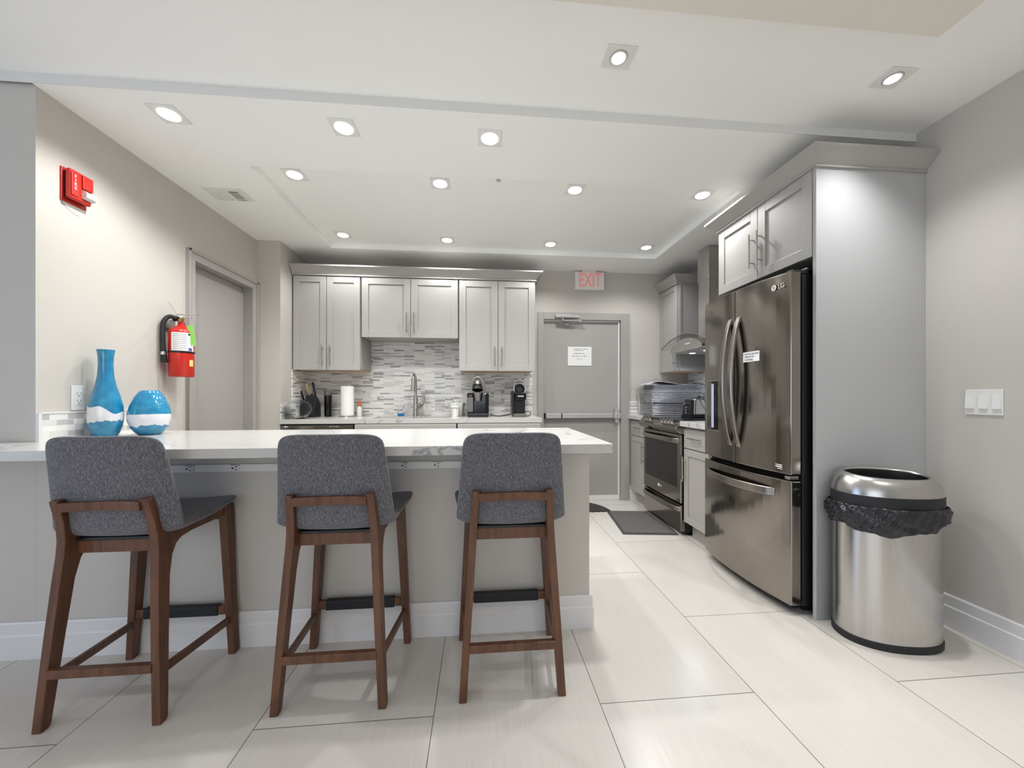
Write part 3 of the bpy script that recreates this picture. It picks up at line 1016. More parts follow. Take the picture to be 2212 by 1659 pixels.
# dispenser
yd0, yd1 = 2.215, 2.425
xd = fridge_front(2.32)
fr = MB()
fr.box(xd - .004, xd + .006, yd0, yd1, .905, .918).box(xd - .004, xd + .006, yd0, yd1, 1.240, 1.25).box(xd - .004, xd + .006, yd0, yd0 + .010, .905, 1.25).box(xd - .004, xd + .006, yd1 - .010, yd1, .905, 1.25)
dp = fr.build('dispenser', M['nickel'], dB, bev=.002)
MB().box(xd - .0025, xd + .004, yd0 + .01, yd1 - .06, .918, 1.24).build('niche', M['blackgloss'], dp)
MB().box(xd - .0035, xd + .004, yd1 - .085, yd1 - .06, .93, 1.225).build('led_reflection_strip', mat('painted_led_reflection', srgb(176, 186, 214), .3), dp)  # pale blue colour stands in for the LED reflection in the dispenser
MB().box(xd - .003, xd + .004, yd1 - .06, yd1 - .01, .918, 1.24).build('control_strip', M['dsteel'], dp)
MB().box(xd - .012, xd, yd0 + .02, yd0 + .07, 1.14, 1.20).build('paddle', M['umber'], dp, bev=.004)
MB().box(fridge_front(2.44) - .003, fridge_front(2.44) + .01, 2.415, 2.455, 1.35, 1.56).build('touch_panel', M['umber'], dB)
# hinge covers, trims
MB().box(1.61, 1.76, 1.765, 1.80, 1.778, 1.80).box(1.70, 1.76, 1.765, 1.86, 1.775, 1.815).build('hinge_cover', M['black'], t, bev=.005)
MB().box(1.60, 1.655, 1.77, 1.80, .706, .724).build('hinge', M['nickel'], t, bev=.003)
MB().box(1.62, 1.66, 2.44, 2.475, .706, .724).build('hinge', M['nickel'], t, bev=.003)


def fridge_logo(yc, zc, s, parent):
    x = fridge_front(yc + s * 1.6) - .0015
    mb = MB().lathe([(s * .55, 0), (s * .55, .002)], axis='X', O=(x - .0005, yc + s * 1.05, zc), n=28)
    mb.build('logo_disc', M['ceramic'], parent)
    k = MB().box(x - .0016, x - .0005, yc + s * 1.0, yc + s * 1.07, zc - s * .3, zc + s * .3).box(x - .0016, x - .0005, yc + s * .85, yc + s * 1.05, zc - s * .3, zc - s * .22)
    k.lathe([(s * .07, 0), (s * .07, .0012)], axis='X', O=(x - .0017, yc + s * 1.22, zc + s * .12), n=10)
    k.build('logo_mark', M['umber'], parent)
    text_mesh('logo_letters', 'LG', s * 1.15, (fridge_front(yc + s * .3) - .003, yc - s * .35, zc), (0, -1, 0), (0, 0, 1), M['ceramic'], parent)


fridge_logo(1.815, 1.725, .030, dA)
xb = fridge_front(1.83) - .002
MB().box(xb, xb + .004, 1.80, 1.875, .775, .779).box(xb, xb + .004, 1.80, 1.875, .764, .770).box(xb, xb + .004, 1.868, 1.880, .760, .783).box(xb, xb + .004, 1.80, 1.83, .755, .758).build('badge', M['ceramic'], dA)
# printed label on the near door
yl = 1.985
xl = fridge_front(yl)
t2 = thing('fridge_note', (xl, yl, 1.36), 'small white printed label stuck on the dark refrigerator door', 'label')
xx = fridge_front(yl + .05) - .002
MB().quadbox([(fridge_front(1.935) - .004, 1.935, 1.342), (fridge_front(1.935) - .001, 1.935, 1.342), (fridge_front(2.05) - .001, 2.05, 1.342), (fridge_front(2.05) - .004, 2.05, 1.342),
              (fridge_front(1.935) - .004, 1.935, 1.400), (fridge_front(1.935) - .001, 1.935, 1.400), (fridge_front(2.05) - .001, 2.05, 1.400), (fridge_front(2.05) - .004, 2.05, 1.400)]).build('sheet', M['paper'], t2)
tx = MB()
for z, ws in ((1.388, (.014, .01, .012, .02, .022)), (1.372, (.03, .012, .016)), (1.355, (.01, .045))):
    y = 2.038
    for w_ in ws:
        xq = min(fridge_front(y), fridge_front(y - w_)) - .0052
        tx.box(xq, xq + .001, y - w_, y, z - .0032, z + .0032)
        y -= w_ + .005
tx.build('printed_lines', M['ink'], t2)

# ------------------------------------------------------------------ right run beyond the refrigerator
XD = 1.65             # door plane
def base_right(y0, y1, label, hside):
    t = thing('base_cabinet', (2.0, (y0 + y1) / 2, 0), label, 'cabinet', 'grey base cabinets on either side of the range')
    MB().box(XD + .019, XR - .012, y0 + .001, y1 - .001, .12, .895).box(XD + .075, XD + .09, y0 + .001, y1 - .001, 0, .12).build('carcass', M['cab'], t)
    w = y1 - y0 - .006
    dr = MB().obox((XD + .019, y0 + .003, .725), EY, EZ, -EX, 0, w, 0, .155, 0, .019).build('drawer', M['cab'], t, bev=.002)
    bar(dr, (XD + .019, y0 + .003, .725), EY, EZ, -EX, .019, ('h', .085, w * .5 - .075, w * .5 + .075))
    hu = .028 if hside == 0 else w - .028
    shaker(t, (XD + .019, y0 + .003, .125), EY, EZ, -EX, w, .592, handle=(hu, .33, .53) if hside == 0 else (hu, .33, .53))
    return t


base_right(3.535, 3.895, 'grey base cabinet in the far corner, left of the range', 0)
base_right(2.495, 2.845, 'grey base cabinet between the range and the refrigerator', 1)
dress(MB().box(1.615, XR - .012, 3.535, YB - .011, .899, CT).build('countertop', M['quartz'], bev=.002), 'short white countertop in the far corner under the wire racks', 'countertop')
dress(MB().box(1.615, XR - .012, 2.495, 2.845, .899, CT).build('countertop', M['quartz'], bev=.002), 'short white countertop between the range and the refrigerator', 'countertop')

R0, R1 = 2.852, 3.528
t = thing('range', (1.98, (R0 + R1) / 2, 0), 'dark stainless kitchen range with oven, between two grey cabinets', 'range')
MB().box(1.672, XR - .015, R0, R1, .03, .925).build('body', M['fridgeside'], t)
MB().box(1.62, XR - .015, R0 + .002, R1 - .002, .925, .946).build('cooktop', M['cooktop'], t, bev=.004)
cp = MB().prism([(1.672, .832), (1.625, .832), (1.582, .862), (1.578, .885), (1.640, .9465), (1.672, .9465)], EX, EZ, EY, R0 - .012, R1 + .012).build('control_panel', M['dsteel'], t, bev=.006, seg=3)
nk = V((-.0615, 0, .062)).normalized()
for y in (3.44, 3.385, 3.33, 3.10, 3.045, 2.99, 2.935):
    c0 = V((1.612, y, .914))
    MB().cyl(c0, c0 + V((-.72, 0, .69)) * .030, .019, .016, 18).obox(c0 + V((-.72, 0, .69)) * .024, V((0, 1, 0)), V((.69, 0, .72)), V((-.72, 0, .69)), -.0045, .0045, -.019, .019, 0, .018).build('knob', M['nickel'], cp, smooth=True)
MB().obox((1.614, 3.15, .905), EY, V((.70, 0, .70)), V((-.71, 0, .70)), 0, .12, -.014, .014, .001, .003).build('display', M['blackgloss'], cp)
od = MB().box(1.628, 1.672, R0 + .004, R1 - .004, .265, .825).build('oven_door', M['dsteel'], t, bev=.004)
MB().box(1.6255, 1.63, R0 + .055, R1 - .04, .385, .745).build('window', M['ovenglass'], od, bev=.002)
rs = []
for i in range(17):
    u = i / 16
    y = R0 + .02 + u * (R1 - R0 - .04)
    x = 1.628 - .048 * math.sin(PI * u) ** .35
    rs.append([V((x - .008, y, .762)), V((x - .008, y, .795)), V((x + .008, y, .795)), V((x + .008, y, .762))])
MB().rings(rs).build('handle', M['dsteel_h'], od, bev=.003, smooth=True)
mb = MB().lathe([(.014, 0), (.014, .002)], axis='X', O=(1.6255, 3.22, .335), n=24)
mb.build('logo_disc', M['ceramic'], od)
text_mesh('logo_letters', 'LG', .030, (1.6265, 3.185, .335), (0, -1, 0), (0, 0, 1), M['ceramic'], od)
dw = MB().box(1.632, 1.672, R0 + .004, R1 - .004, .035, .250).build('storage_drawer', M['dsteel'], t, bev=.004)
rs = []
for i in range(17):
    u = i / 16
    y = R0 + .012 + u * (R1 - R0 - .024)
    x = 1.632 - .040 * math.sin(PI * u) ** .35
    rs.append([V((x - .010, y, .196)), V((x - .004, y, .232)), V((x + .010, y, .232)), V((x + .010, y, .196))])
MB().rings(rs).build('handle', M['dsteel_h'], dw, bev=.004, smooth=True)
MB().box(1.70, 1.75, R0 + .02, R0 + .06, 0, .03).box(1.70, 1.75, R1 - .06, R1 - .02, 0, .03).box(2.2, 2.25, R0 + .02, R0 + .06, 0, .03).box(2.2, 2.25, R1 - .06, R1 - .02, 0, .03).build('foot', M['black'], t)

# right wall cabinet in the far corner
t = thing('wall_cabinet', (2.15, 3.73, 1.40), 'narrow grey wall cabinet in the far corner, left of the range hood', 'cabinet')
MB().box(2.009, XR - .001, 3.552, YB - .001, 1.402, 2.285).build('carcass', M['cab'], t, bev=.001)
MB().box(2.02, XR - .012, 3.565, YB - .012, 1.395, 1.402).build('underside', M['ply'], t)
MB().box(2.012, 2.035, 3.545, 3.5525, 1.405, 2.285).build('stile', M['cab'], t)
shaker(t, (2.009, 3.558, 1.402), EY, EZ, -EX, .355, .875, handle=(.03, .05, .25), rail=.05)
c = crown(MB(), [(XR - .002, 3.552), (1.99, 3.552), (1.99, YB - .002)]).build('crown_moulding', M['cab'])
dress(c, 'grey crown moulding on the narrow corner cabinet by the range hood', 'moulding')
shift_crown(c, .012)

# range hood
hc = 3.19
t = thing('range_hood', (2.2, hc, 1.55), 'stainless range hood with curved glass visor above the range', 'range hood')
MB().box(2.05, XR - .001, hc - .065, hc + .095, 1.66, 2.20).build('chimney', M['hood'], t, bev=.002)
MB().box(2.045, XR - .001, hc - .070, hc + .10, 2.20, ZK - .001).build('chimney_cover', M['hood'], t, bev=.002)
mb = MB()
L0, L1 = hc - .26, hc + .26
n = 20
def glz(u): return 1.60 + .085 * (1 - (2 * u - 1) ** 2)
top = [(L0 + (L1 - L0) * i / n, glz(i / n) - .012) for i in range(n + 1)]
poly = top + [(L1, 1.555), (L0, 1.555)]
poly = [(L0 - .0, 1.565)] + top + [(L1, 1.565), (L1 - .05, 1.556), (L0 + .05, 1.556)]
mb.prism(poly, EY, EZ, EX, 1.86, XR - .002)
cn = mb.build('canopy', M['hood'], t, bev=.002)
MB().box(1.90, XR - .05, L0 + .06, L1 - .06, 1.548, 1.556).build('filter', M['alupaint'], t)
for y_ in (hc - .11, hc + .11):
    MB().lathe([(.026, 1.5465), (.026, 1.548)], (2.0, y_), 24).build('lamp', M['hoodlamp'], t)
    l_ = bpy.data.lights.new('hood_bulb', 'SPOT')
    l_.energy, l_.spot_size, l_.spot_blend, l_.shadow_soft_size, l_.color = 6.0, math.radians(150), .5, .03, (.72, .81, 1.0)
    lo_ = bpy.data.objects.new('hood_bulb', l_)
    COL.objects.link(lo_)
    lo_.location = (2.0, y_, 1.54)
MB().box(1.857, 1.861, hc - .09, hc - .01, 1.612, 1.620).build('buttons', M['ceramic'], cn)
rs = []
for i in range(25):
    u = i / 24
    y = hc - .38 + .76 * u
    z = 1.700 - .092 * (2 * u - 1) ** 2
    rs.append([V((1.835, y, z)), V((XR - .01, y, z)), V((XR - .01, y, z + .006)), V((1.835, y, z + .006))])
MB().rings(rs).build('glass_visor', M['visor'], t)
mb = MB().tube([(1.834, hc - .38 + .76 * i / 24, 1.703 - .092 * (i / 12 - 1) ** 2) for i in range(25)], .0035, 6)
mb.build('visor_edge', M['umber'], t)

# ------------------------------------------------------------------ things on the right counters
def rack(z):
    mb = MB()
    x0, x1, y0, y1 = 1.745, 2.255, 3.575, 3.875
    def R(zz, g, r=.0032):
        mb.tube([(x0 - g, y0 - g, zz), (x1 + g, y0 - g, zz), (x1 + g, y1 + g, zz), (x0 - g, y1 + g, zz)], r, 6, closed=True)
    R(z + .16, .012); R(z + .145, .010); R(z + .03, 0.0); R(z + .012, 0.0)
    for (x, y, sx, sy) in ((x0, y0, -1, -1), (x1, y0, 1, -1), (x0, y1, -1, 1), (x1, y1, 1, 1)):
        mb.cyl((x, y, z), (x + sx * .012, y + sy * .012, z + .16), .003, n=6)
        mb.cyl((x + (-sx) * .05, y, z + .012), (x + (-sx) * .05, y, z + .03), .0025, n=6)
    for k in range(3):
        x = x0 + .12 + k * .135
        mb.cyl((x, y0, z + .012), (x, y1, z + .012), .0022, n=6)
    return mb


rk = rack(CT + .003).build('wire_rack', M['wire'], smooth=True)
dress(rk, 'chromed wire chafing rack nested in the stack in the far counter corner', 'rack', 'nested wire chafing racks')
for k in range(1, 7):
    c = rk.copy(); COL.objects.link(c); c.location = (0, 0, .0165 * k)


def tray(z, deep=.055):
    mb = MB()
    x0, x1, y0, y1 = 1.775, 2.225, 3.600, 3.850
    a = [(x0 - .016, y0 - .016), (x1 + .016, y0 - .016), (x1 + .016, y1 + .016), (x0 - .016, y1 + .016)]
    rr = lambda g, zz: [V((x0 - g, y0 - g, zz)), V((x1 + g, y0 - g, zz)), V((x1 + g, y1 + g, zz)), V((x0 - g, y1 + g, zz))]
    mb.rings([rr(-.02, z + .002), rr(-.018, z), rr(-.02, z), rr(0, z + deep), rr(.018, z + deep), rr(.018, z + deep + .003), rr(-.003, z + deep + .003), rr(-.022, z + .002)], cap=True)
    return mb


tr = tray(1.075).build('foil_tray', M['alu'], bev=.003)
dress(tr, 'aluminium foil tray in the nested stack held by the wire racks', 'tray', 'nested foil trays')
for k in range(1, 9):
    c = tr.copy(); COL.objects.link(c); c.location = (0, 0, .0155 * k)
# crumpled foil lid on top
def lidf(u, v):
    x = 1.70 + .56 * u
    y = 3.585 + .29 * v
    z = 1.266 + .014 * math.sin(3.1 * u + 1) + .018 * math.exp(-((u - .25) / .12) ** 2) * (1 - v * .4) - .016 * math.exp(-(u / .08) ** 2) + .004 * math.sin(17 * u + 9 * v)
    return V((x, y, z))
dress(MB().grid(lidf, 24, 10).build('foil_sheet', M['dustplastic'], smooth=True, solid=.003), 'crumpled pale foil sheet lying on the stacked trays', 'foil')

t = thing('toaster', (2.06, 3.29, .947), 'stainless two slot toaster with black ends standing on the range', 'toaster')
MB().box(1.925, 2.235, 3.205, 3.37, .947, .962).build('base', M['black'], t, bev=.004)
mb = MB().quadbox([(1.958, 3.212, .962), (2.21, 3.212, .962), (2.21, 3.363, .962), (1.958, 3.363, .962), (1.975, 3.228, 1.122), (2.20, 3.228, 1.122), (2.20, 3.347, 1.122), (1.975, 3.347, 1.122)])
mb.build('body', M['steel'], t, bev=.018, seg=4)
e = MB().quadbox([(1.928, 3.214, .962), (1.962, 3.214, .962), (1.962, 3.361, .962), (1.928, 3.361, .962), (1.948, 3.232, 1.112), (1.978, 3.232, 1.112), (1.978, 3.343, 1.112), (1.948, 3.343, 1.112)]).build('end_cap', M['black'], t, bev=.008)
MB().box(1.908, 1.945, 3.272, 3.302, 1.062, 1.082).build('lever', M['nickel'], t, bev=.004)
for z in (.985, 1.01, 1.035): MB().cyl((1.945, 3.285, z), (1.925, 3.285, z), .010).build('knob', M['nickel'], t)
MB().box(1.99, 2.19, 3.255, 3.275, 1.1225, 1.124).box(1.99, 2.19, 3.30, 3.32, 1.1225, 1.124).build('slot', M['hole'], t)
MB().tube([(2.02, 3.29, 1.127), (2.04, 3.22, 1.135), (2.06, 3.19, 1.09), (2.10, 3.175, 1.03), (2.15, 3.17, .975), (2.20, 3.17, .952), (2.25, 3.18, .952)], .0035, 8, smooth_n=6).build('power_cord', M['black'], t, smooth=True)

# ------------------------------------------------------------------ things on the back counter
t = dress(MB().lathe([(.001, CT + .001), (.03, CT + .001), (.07, CT + .02), (.103, CT + .065), (.108, CT + .09), (.098, CT + .125), (.07, CT + .152), (.035, CT + .165), (.028, CT + .168),
                      (.024, CT + .166), (.033, CT + .160), (.066, CT + .148), (.093, CT + .122), (.103, CT + .09), (.098, CT + .066), (.066, CT + .025), (.03, CT + .006), (.001, CT + .006)], (-1.615, 3.43), 40)
          .build('glass_vase', M['crackle'], smooth=True), 'round crackled clear glass vase at the left end of the back counter', 'vase')
# knife block
t = thing('knife_block', (-1.60, 3.72, CT), 'black knife block beside the round glass vase', 'knife block')
mb = MB().prism([(3.65, CT), (3.79, CT), (3.79, CT + .13), (3.69, CT + .215)], EY, EZ, EX, -1.675, -1.575)
mb.build('block', M['black'], t, bev=.004)
MB().prism([(3.69, CT), (3.78, CT), (3.78, CT + .10), (3.71, CT + .17)], EY, EZ, EX, -1.735, -1.676).build('side_block', M['black'], t, bev=.003)


def knife(x, y, z, lean, hm, label, s=1.0):
    k = thing('kitchen_knife', (x, y, z), label, 'knife', 'knives in the black block')
    d_ = V((lean, -.35, 1)).normalized()
    a = V((x, y, z))
    n_ = V((1, 0, 0))
    MB().tube([a + d_ * q for q in (-.02, .0, .03, .08 * s, .115 * s)], [.009, .0105, .0095, .0105, .011], 10).build('handle', hm, k, smooth=True)
    MB().cyl(a + d_ * -.09, a + d_ * -.018, .002, .006, 8).build('blade', M['knife'], k)
    return k


knife(-1.715, 3.75, CT + .155, -.18, M['black'], 'black handled knife leaning left in the side of the block', .9)
knife(-1.655, 3.735, CT + .20, -.12, M['tan'], 'wooden handled knife in the black block', 1.15)
knife(-1.630, 3.73, CT + .20, -.06, M['knife'], 'steel handled knife between the wooden and black handles', 1.0)
knife(-1.598, 3.72, CT + .205, -.04, M['black'], 'black handled knife at the right side of the block', 1.2)
# tumbler
t = thing('travel_tumbler', (-1.50, 3.77, CT), 'tall black travel tumbler between knife block and paper towels', 'tumbler')
MB().lathe([(.001, CT + .0005), (.031, CT + .0005), (.033, CT + .01), (.036, CT + .21), (.001, CT + .21)], (-1.50, 3.77), 32).build('body', M['blackgloss'], t, smooth=True)
MB().lathe([(.036, CT + .21), (.0365, CT + .245), (.033, CT + .25), (.001, CT + .25)], (-1.50, 3.77), 32).box(-1.54, -1.50, 3.758, 3.782, CT + .247, CT + .258).build('lid', M['umber'], t, smooth=True)
# paper towels
t = thing('paper_towel_holder', (-1.29, 3.70, CT), 'wire holder under the white paper towel roll', 'holder')
MB().lathe([(.001, CT + .0005), (.075, CT + .0005), (.075, CT + .008), (.001, CT + .010)], (-1.29, 3.70), 32).build('base', M['chrome'], t, smooth=True)
MB().cyl((-1.29, 3.70, CT + .008), (-1.29, 3.70, CT + .31), .005).tube([(-1.29 + .018 * math.cos(a), 3.70, CT + .322 + .016 * math.sin(a)) for a in [2 * PI * i / 16 for i in range(16)]], .0035, 6, closed=True).cyl((-1.365, 3.70, CT + .008), (-1.365, 3.70, CT + .11), .003).build('rod', M['chrome'], t, smooth=True)
dress(MB().lathe([(.02, CT + .0105), (.059, CT + .0105), (.060, CT + .014), (.060, CT + .296), (.059, CT + .299), (.02, CT + .299)], (-1.29, 3.70), 40, cap=False).lathe([(.02, CT + .0105), (.02, CT + .299)], (-1.29, 3.70), 40, cap=False).build('paper_towel_roll', M['towel'], smooth=True), 'white paper towel roll standing on the back counter', 'paper towel')
# bottle half hidden behind the roll
t = thing('soap_bottle', (-1.21, 3.80, CT), 'small bottle with orange cap half hidden behind the paper towel roll', 'bottle')
MB().lathe([(.001, CT + .0005), (.024, CT + .0005), (.026, CT + .02), (.026, CT + .075), (.015, CT + .10), (.001, CT + .10)], (-1.21, 3.80), 24).build('body', M['ceramic'], t, smooth=True)
MB().lathe([(.015, CT + .10), (.016, CT + .155), (.001, CT + .155)], (-1.21, 3.80), 24).build('cap', M['orange'], t, smooth=True)
# dish soap with a pump
t = thing('dish_soap', (-.80, 3.80, CT), 'clear soap dispenser with blue liquid left of the faucet', 'bottle')
MB().box(-.828, -.772, 3.772, 3.828, CT + .0005, CT + .03).build('liquid', M['bluesoap'], t, bev=.004)
MB().box(-.83, -.77, 3.77, 3.83, CT + .031, CT + .11).build('body', M['glass'], t, bev=.004)
MB().cyl((-.80, 3.80, CT + .11), (-.80, 3.80, CT + .155), .006).box(-.83, -.79, 3.794, 3.806, CT + .15, CT + .160).build('pump', M['glass'], t, bev=.002)
# faucet
fx, fy = -.655, 3.81
t = thing('faucet', (fx, fy, CT), 'brushed nickel pull-down faucet behind the sink', 'faucet')
MB().lathe([(.001, CT + .0005), (.028, CT + .0005), (.027, CT + .02), (.024, CT + .16), (.021, CT + .19), (.001, CT + .19)], (fx, fy), 28).build('body', M['nickel'], t, smooth=True)
MB().tube([(fx, fy, CT + .15), (fx, fy, CT + .33), (fx, fy - .02, CT + .395), (fx, fy - .07, CT + .42), (fx, fy - .12, CT + .40), (fx, fy - .135, CT + .36)], .013, 14, smooth_n=6).build('spout', M['nickel'], t, smooth=True)
MB().cyl((fx, fy - .132, CT + .385), (fx, fy - .145, CT + .255), .013, .023, 20).build('spray_head', M['nickel'], t, smooth=True)
MB().tube([(fx + .012, fy - .012, CT + .06), (fx + .05, fy - .025, CT + .10), (fx + .082, fy - .03, CT + .15), (fx + .088, fy - .03, CT + .20), (fx + .075, fy - .03, CT + .255)], [.019, .02, .014, .010, .006], 12, smooth_n=5).build('lever', M['nickel'], t, smooth=True)
# white ceramic holders
def sq_lathe(mb, c, prof, n=4, rot=PI / 4):
    rs = []
    for r, z in prof:
        rs.append([V((c[0] + r * math.cos(rot + 2 * PI * k / n), c[1] + r * math.sin(rot + 2 * PI * k / n), z)) for k in range(n)])
    mb.rings(rs)
    return mb


t = thing('ceramic_caddy', (-.235, 3.76, CT), 'larger white ceramic caddy with triangular handle left of the coffee maker', 'caddy')
MB().lathe([(.001, CT + .0005), (.062, CT + .0005), (.070, CT + .03), (.088, CT + .138), (.084, CT + .138), (.066, CT + .03), (.001, CT + .02)], (-.235, 3.76), 8).build('bowl', M['ceramic'], t, bev=.004)
MB().tube([(-.235, 3.72, CT + .13), (-.285, 3.73, CT + .205), (-.185, 3.73, CT + .205)], .008, 8, closed=True).build('handle', M['ceramic'], t, bev=.002)
t = thing('ceramic_cup', (-.245, 3.64, CT), 'small white ceramic cup in front of the larger caddy', 'cup')
MB().lathe([(.001, CT + .0005), (.036, CT + .0005), (.038, CT + .02), (.048, CT + .098), (.044, CT + .098), (.034, CT + .02), (.001, CT + .01)], (-.245, 3.64), 10).build('bowl', M['ceramic'], t, bev=.003)
MB().box(-.278, -.212, 3.585, 3.60, CT + .092, CT + .104).build('rim', M['ceramic'], t, bev=.004)

# coffee maker (open brew head)
cx, cy = -.02, 3.68
t = thing('coffee_maker', (cx, cy, CT), 'wide black pod coffee maker with its silver lid raised', 'coffee maker')
b_ = MB().box(cx - .105, cx + .105, cy - .02, cy + .13, CT + .0005, CT + .235)
b_.box(cx - .105, cx - .04, cy - .13, cy - .02, CT + .03, CT + .235).box(cx + .075, cx + .105, cy - .13, cy - .02, CT + .03, CT + .235)
b_.build('body', M['blackgloss'], t, bev=.022, seg=4)
MB().box(cx - .1075, cx - .045, cy - .1335, cy + .08, CT + .05, CT + .19).build('water_tank', M['smoke'], t, bev=.006)
MB().box(cx - .10, cx + .10, cy - .135, cy - .02, CT + .0005, CT + .035).build('drip_tray', M['black'], t, bev=.006)
MB().cyl((cx - .005, cy - .09, CT + .158), (cx - .005, cy - .09, CT + .238), .040, .050, 28).build('brew_head', M['steel'], t, smooth=True)
MB().cyl((cx - .005, cy - .09, CT + .238), (cx - .005, cy - .09, CT + .243), .040, .036, 28).build('pod_holder', M['hole'], t, smooth=True)
ld = MB().cyl((cx - .005, cy - .055, CT + .262), (cx - .005, cy - .03, CT + .330), .052, .040, 28).build('lid', M['black'], t, smooth=True)
MB().cyl((cx - .005, cy - .045, CT + .315), (cx - .005, cy - .038, CT + .345), .043, .036, 28).build('lid_cap', M['steel'], ld, smooth=True)
MB().tube([(cx - .062, cy - .055, CT + .265), (cx - .060, cy - .05, CT + .325), (cx - .044, cy - .046, CT + .372), (cx - .005, cy - .044, CT + .394), (cx + .034, cy - .046, CT + .372), (cx + .050, cy - .05, CT + .325), (cx + .052, cy - .055, CT + .265)], .007, 10, smooth_n=5).build('lid_handle', M['steel'], t, smooth=True)
bt = MB()
for k in range(3): bt.cyl((cx + .058 + .016 * k, cy - .118, CT + .222), (cx + .058 + .016 * k, cy - .122, CT + .226), .005)
bt.build('buttons', M['ceramic'], t)
# espresso machine, narrow
cx, cy = .385, 3.66
t = thing('coffee_maker', (cx, cy, CT), 'narrow black pod coffee maker nearest the exit door', 'coffee maker')
MB().box(cx - .058, cx + .058, cy - .02, cy + .15, CT + .0005, CT + .22).box(cx - .073, cx - .05, cy - .10, cy + .10, CT + .02, CT + .255).build('body', M['black'], t, bev=.006)
MB().box(cx - .050, cx + .062, cy - .13, cy + .05, CT + .165, CT + .235).build('brew_head', M['blackgloss'], t, bev=.006)
lt = MB()
for k in range(8): lt.box(cx - .022 + k * .0075, cx - .0168 + k * .0075, cy - .1316, cy - .130, CT + .197, CT + .2085)
lt.build('maker_lettering', M['ceramic'], t)
MB().box(cx - .055, cx + .06, cy - .06, cy - .022, CT + .03, CT + .163).build('front_panel', M['black'], t, bev=.003)
MB().box(cx - .062, cx + .066, cy - .135, cy - .02, CT + .0005, CT + .032).build('drip_tray', M['umber'], t, bev=.006)
MB().lathe([(.05, 0), (.05, .10), (.035, .115)], axis='Y', O=(cx + .003, cy - .07, CT + .275), n=28).build('pod_lid', M['blackgloss'], t, smooth=True)
MB().lathe([(.028, 0), (.028, .004)], axis='Y', O=(cx + .003, cy - .075, CT + .268), n=28).build('pod_opening', M['hole'], t, smooth=True)
MB().tube([(cx - .052, cy - .09, CT + .245), (cx - .052, cy - .09, CT + .30), (cx - .04, cy - .085, CT + .345), (cx + .003, cy - .083, CT + .366), (cx + .046, cy - .085, CT + .345), (cx + .058, cy - .09, CT + .30), (cx + .058, cy - .09, CT + .245)], .006, 10, smooth_n=5).build('lever', M['chrome'], t, smooth=True)
# cords
MB().tube([(.10, 3.66, CT + .02), (.15, 3.64, CT + .008), (.20, 3.63, CT + .006), (.25, 3.66, CT + .012), (.31, 3.72, CT + .018)], .005, 8, smooth_n=5).build('power_cord', M['black'], t, smooth=True)
MB().tube([(.46, 3.76, CT + .04), (.50, 3.74, CT + .045), (.515, 3.70, CT + .030), (.49, 3.64, CT + .008), (.46, 3.60, CT + .006)], .004, 8, smooth_n=5).build('power_cord', M['black'], t, smooth=True)

# wall plates
def plate(name, O, U, W, N, w, h, kinds, label, cat, group=None):
    O, U, W, N = V(O), V(U), V(W), V(N)
    t = thing(name, O, label, cat, group)
    MB().obox(O, U, W, N, -w / 2, w / 2, -h / 2, h / 2, 0, .006).build('plate', M['white'], t, bev=.002)
    n = len(kinds)
    for i, k in enumerate(kinds):
        u = (i - (n - 1) / 2) * .046
        if k == 'o':
            s = MB().obox(O, U, W, N, u - .0165, u + .0165, -.034, .034, .006, .0078).build('socket', M['ceramic'], t, bev=.001)
            m_ = MB()
            for c_ in (.018, -.018):
                m_.obox(O, U, W, N, u - .0085, u - .0060, c_ - .001, c_ + .009, .0078, .0084).obox(O, U, W, N, u + .0060, u + .0085, c_ - .001, c_ + .008, .0078, .0084)
                m_.obox(O, U, W, N, u - .003, u + .003, c_ - .011, c_ - .005, .0078, .0084)
            m_.build('slots', M['ink'], s)
        else:
            mb = MB().obox(O, U, W, N, u - .0165, u + .0165, -.033, .033, .005, .0075)
            c = lambda a, b_, d_: O + U * a + W * b_ + N * d_
            mb.quadbox([c(u - .0145, -.030, .0075), c(u + .0145, -.030, .0075), c(u + .0145, .030, .0075), c(u - .0145, .030, .0075),
                        c(u - .0145, -.030, .0135), c(u + .0145, -.030, .0135), c(u + .0145, .030, .0080), c(u - .0145, .030, .0080)])
            mb.build('rocker', M['white'], t, bev=.0008)
    return t


plate('light_switch', (XR, 1.498, 1.113), -EY, EZ, -EX, .128, .118, 'rrr', 'white triple rocker light switch on the right wall', 'light switch')
plate('wall_outlet', (XL, 1.947, 1.133), EY, EZ, EX, .060, .118, 'o', 'white wall outlet left of the tall blue vase', 'outlet')
plate('wall_outlet', (-1.123, YB - .010, 1.155), EX, EZ, -EY, .118, .118, 'or', 'white outlet and switch plate on the mosaic by the paper towels', 'outlet')
plate('wall_outlet', (.185, YB - .010, 1.14), EX, EZ, -EY, .072, .118, 'o', 'white wall outlet on the mosaic between the coffee makers', 'outlet')

# ------------------------------------------------------------------ blue vases
vx, vy = -1.855, 1.990
prof = [(.001, 0), (.052, 0), (.062, .006), (.083, .045), (.0905, .095), (.0875, .145), (.072, .20), (.052, .25), (.041, .30), (.0375, .35), (.039, .39), (.046, .425), (.043, .425), (.034, .385), (.033, .35), (.036, .30), (.03, .2), (.001, .19)]
def lathe_local(name, prof, c, m, label, z=CT + .0005):
    o = MB().lathe(prof, (0, 0), 48).build(name, m, smooth=True, ang=70)
    o.location = (c[0], c[1], z)
    return dress(o, label, 'vase')


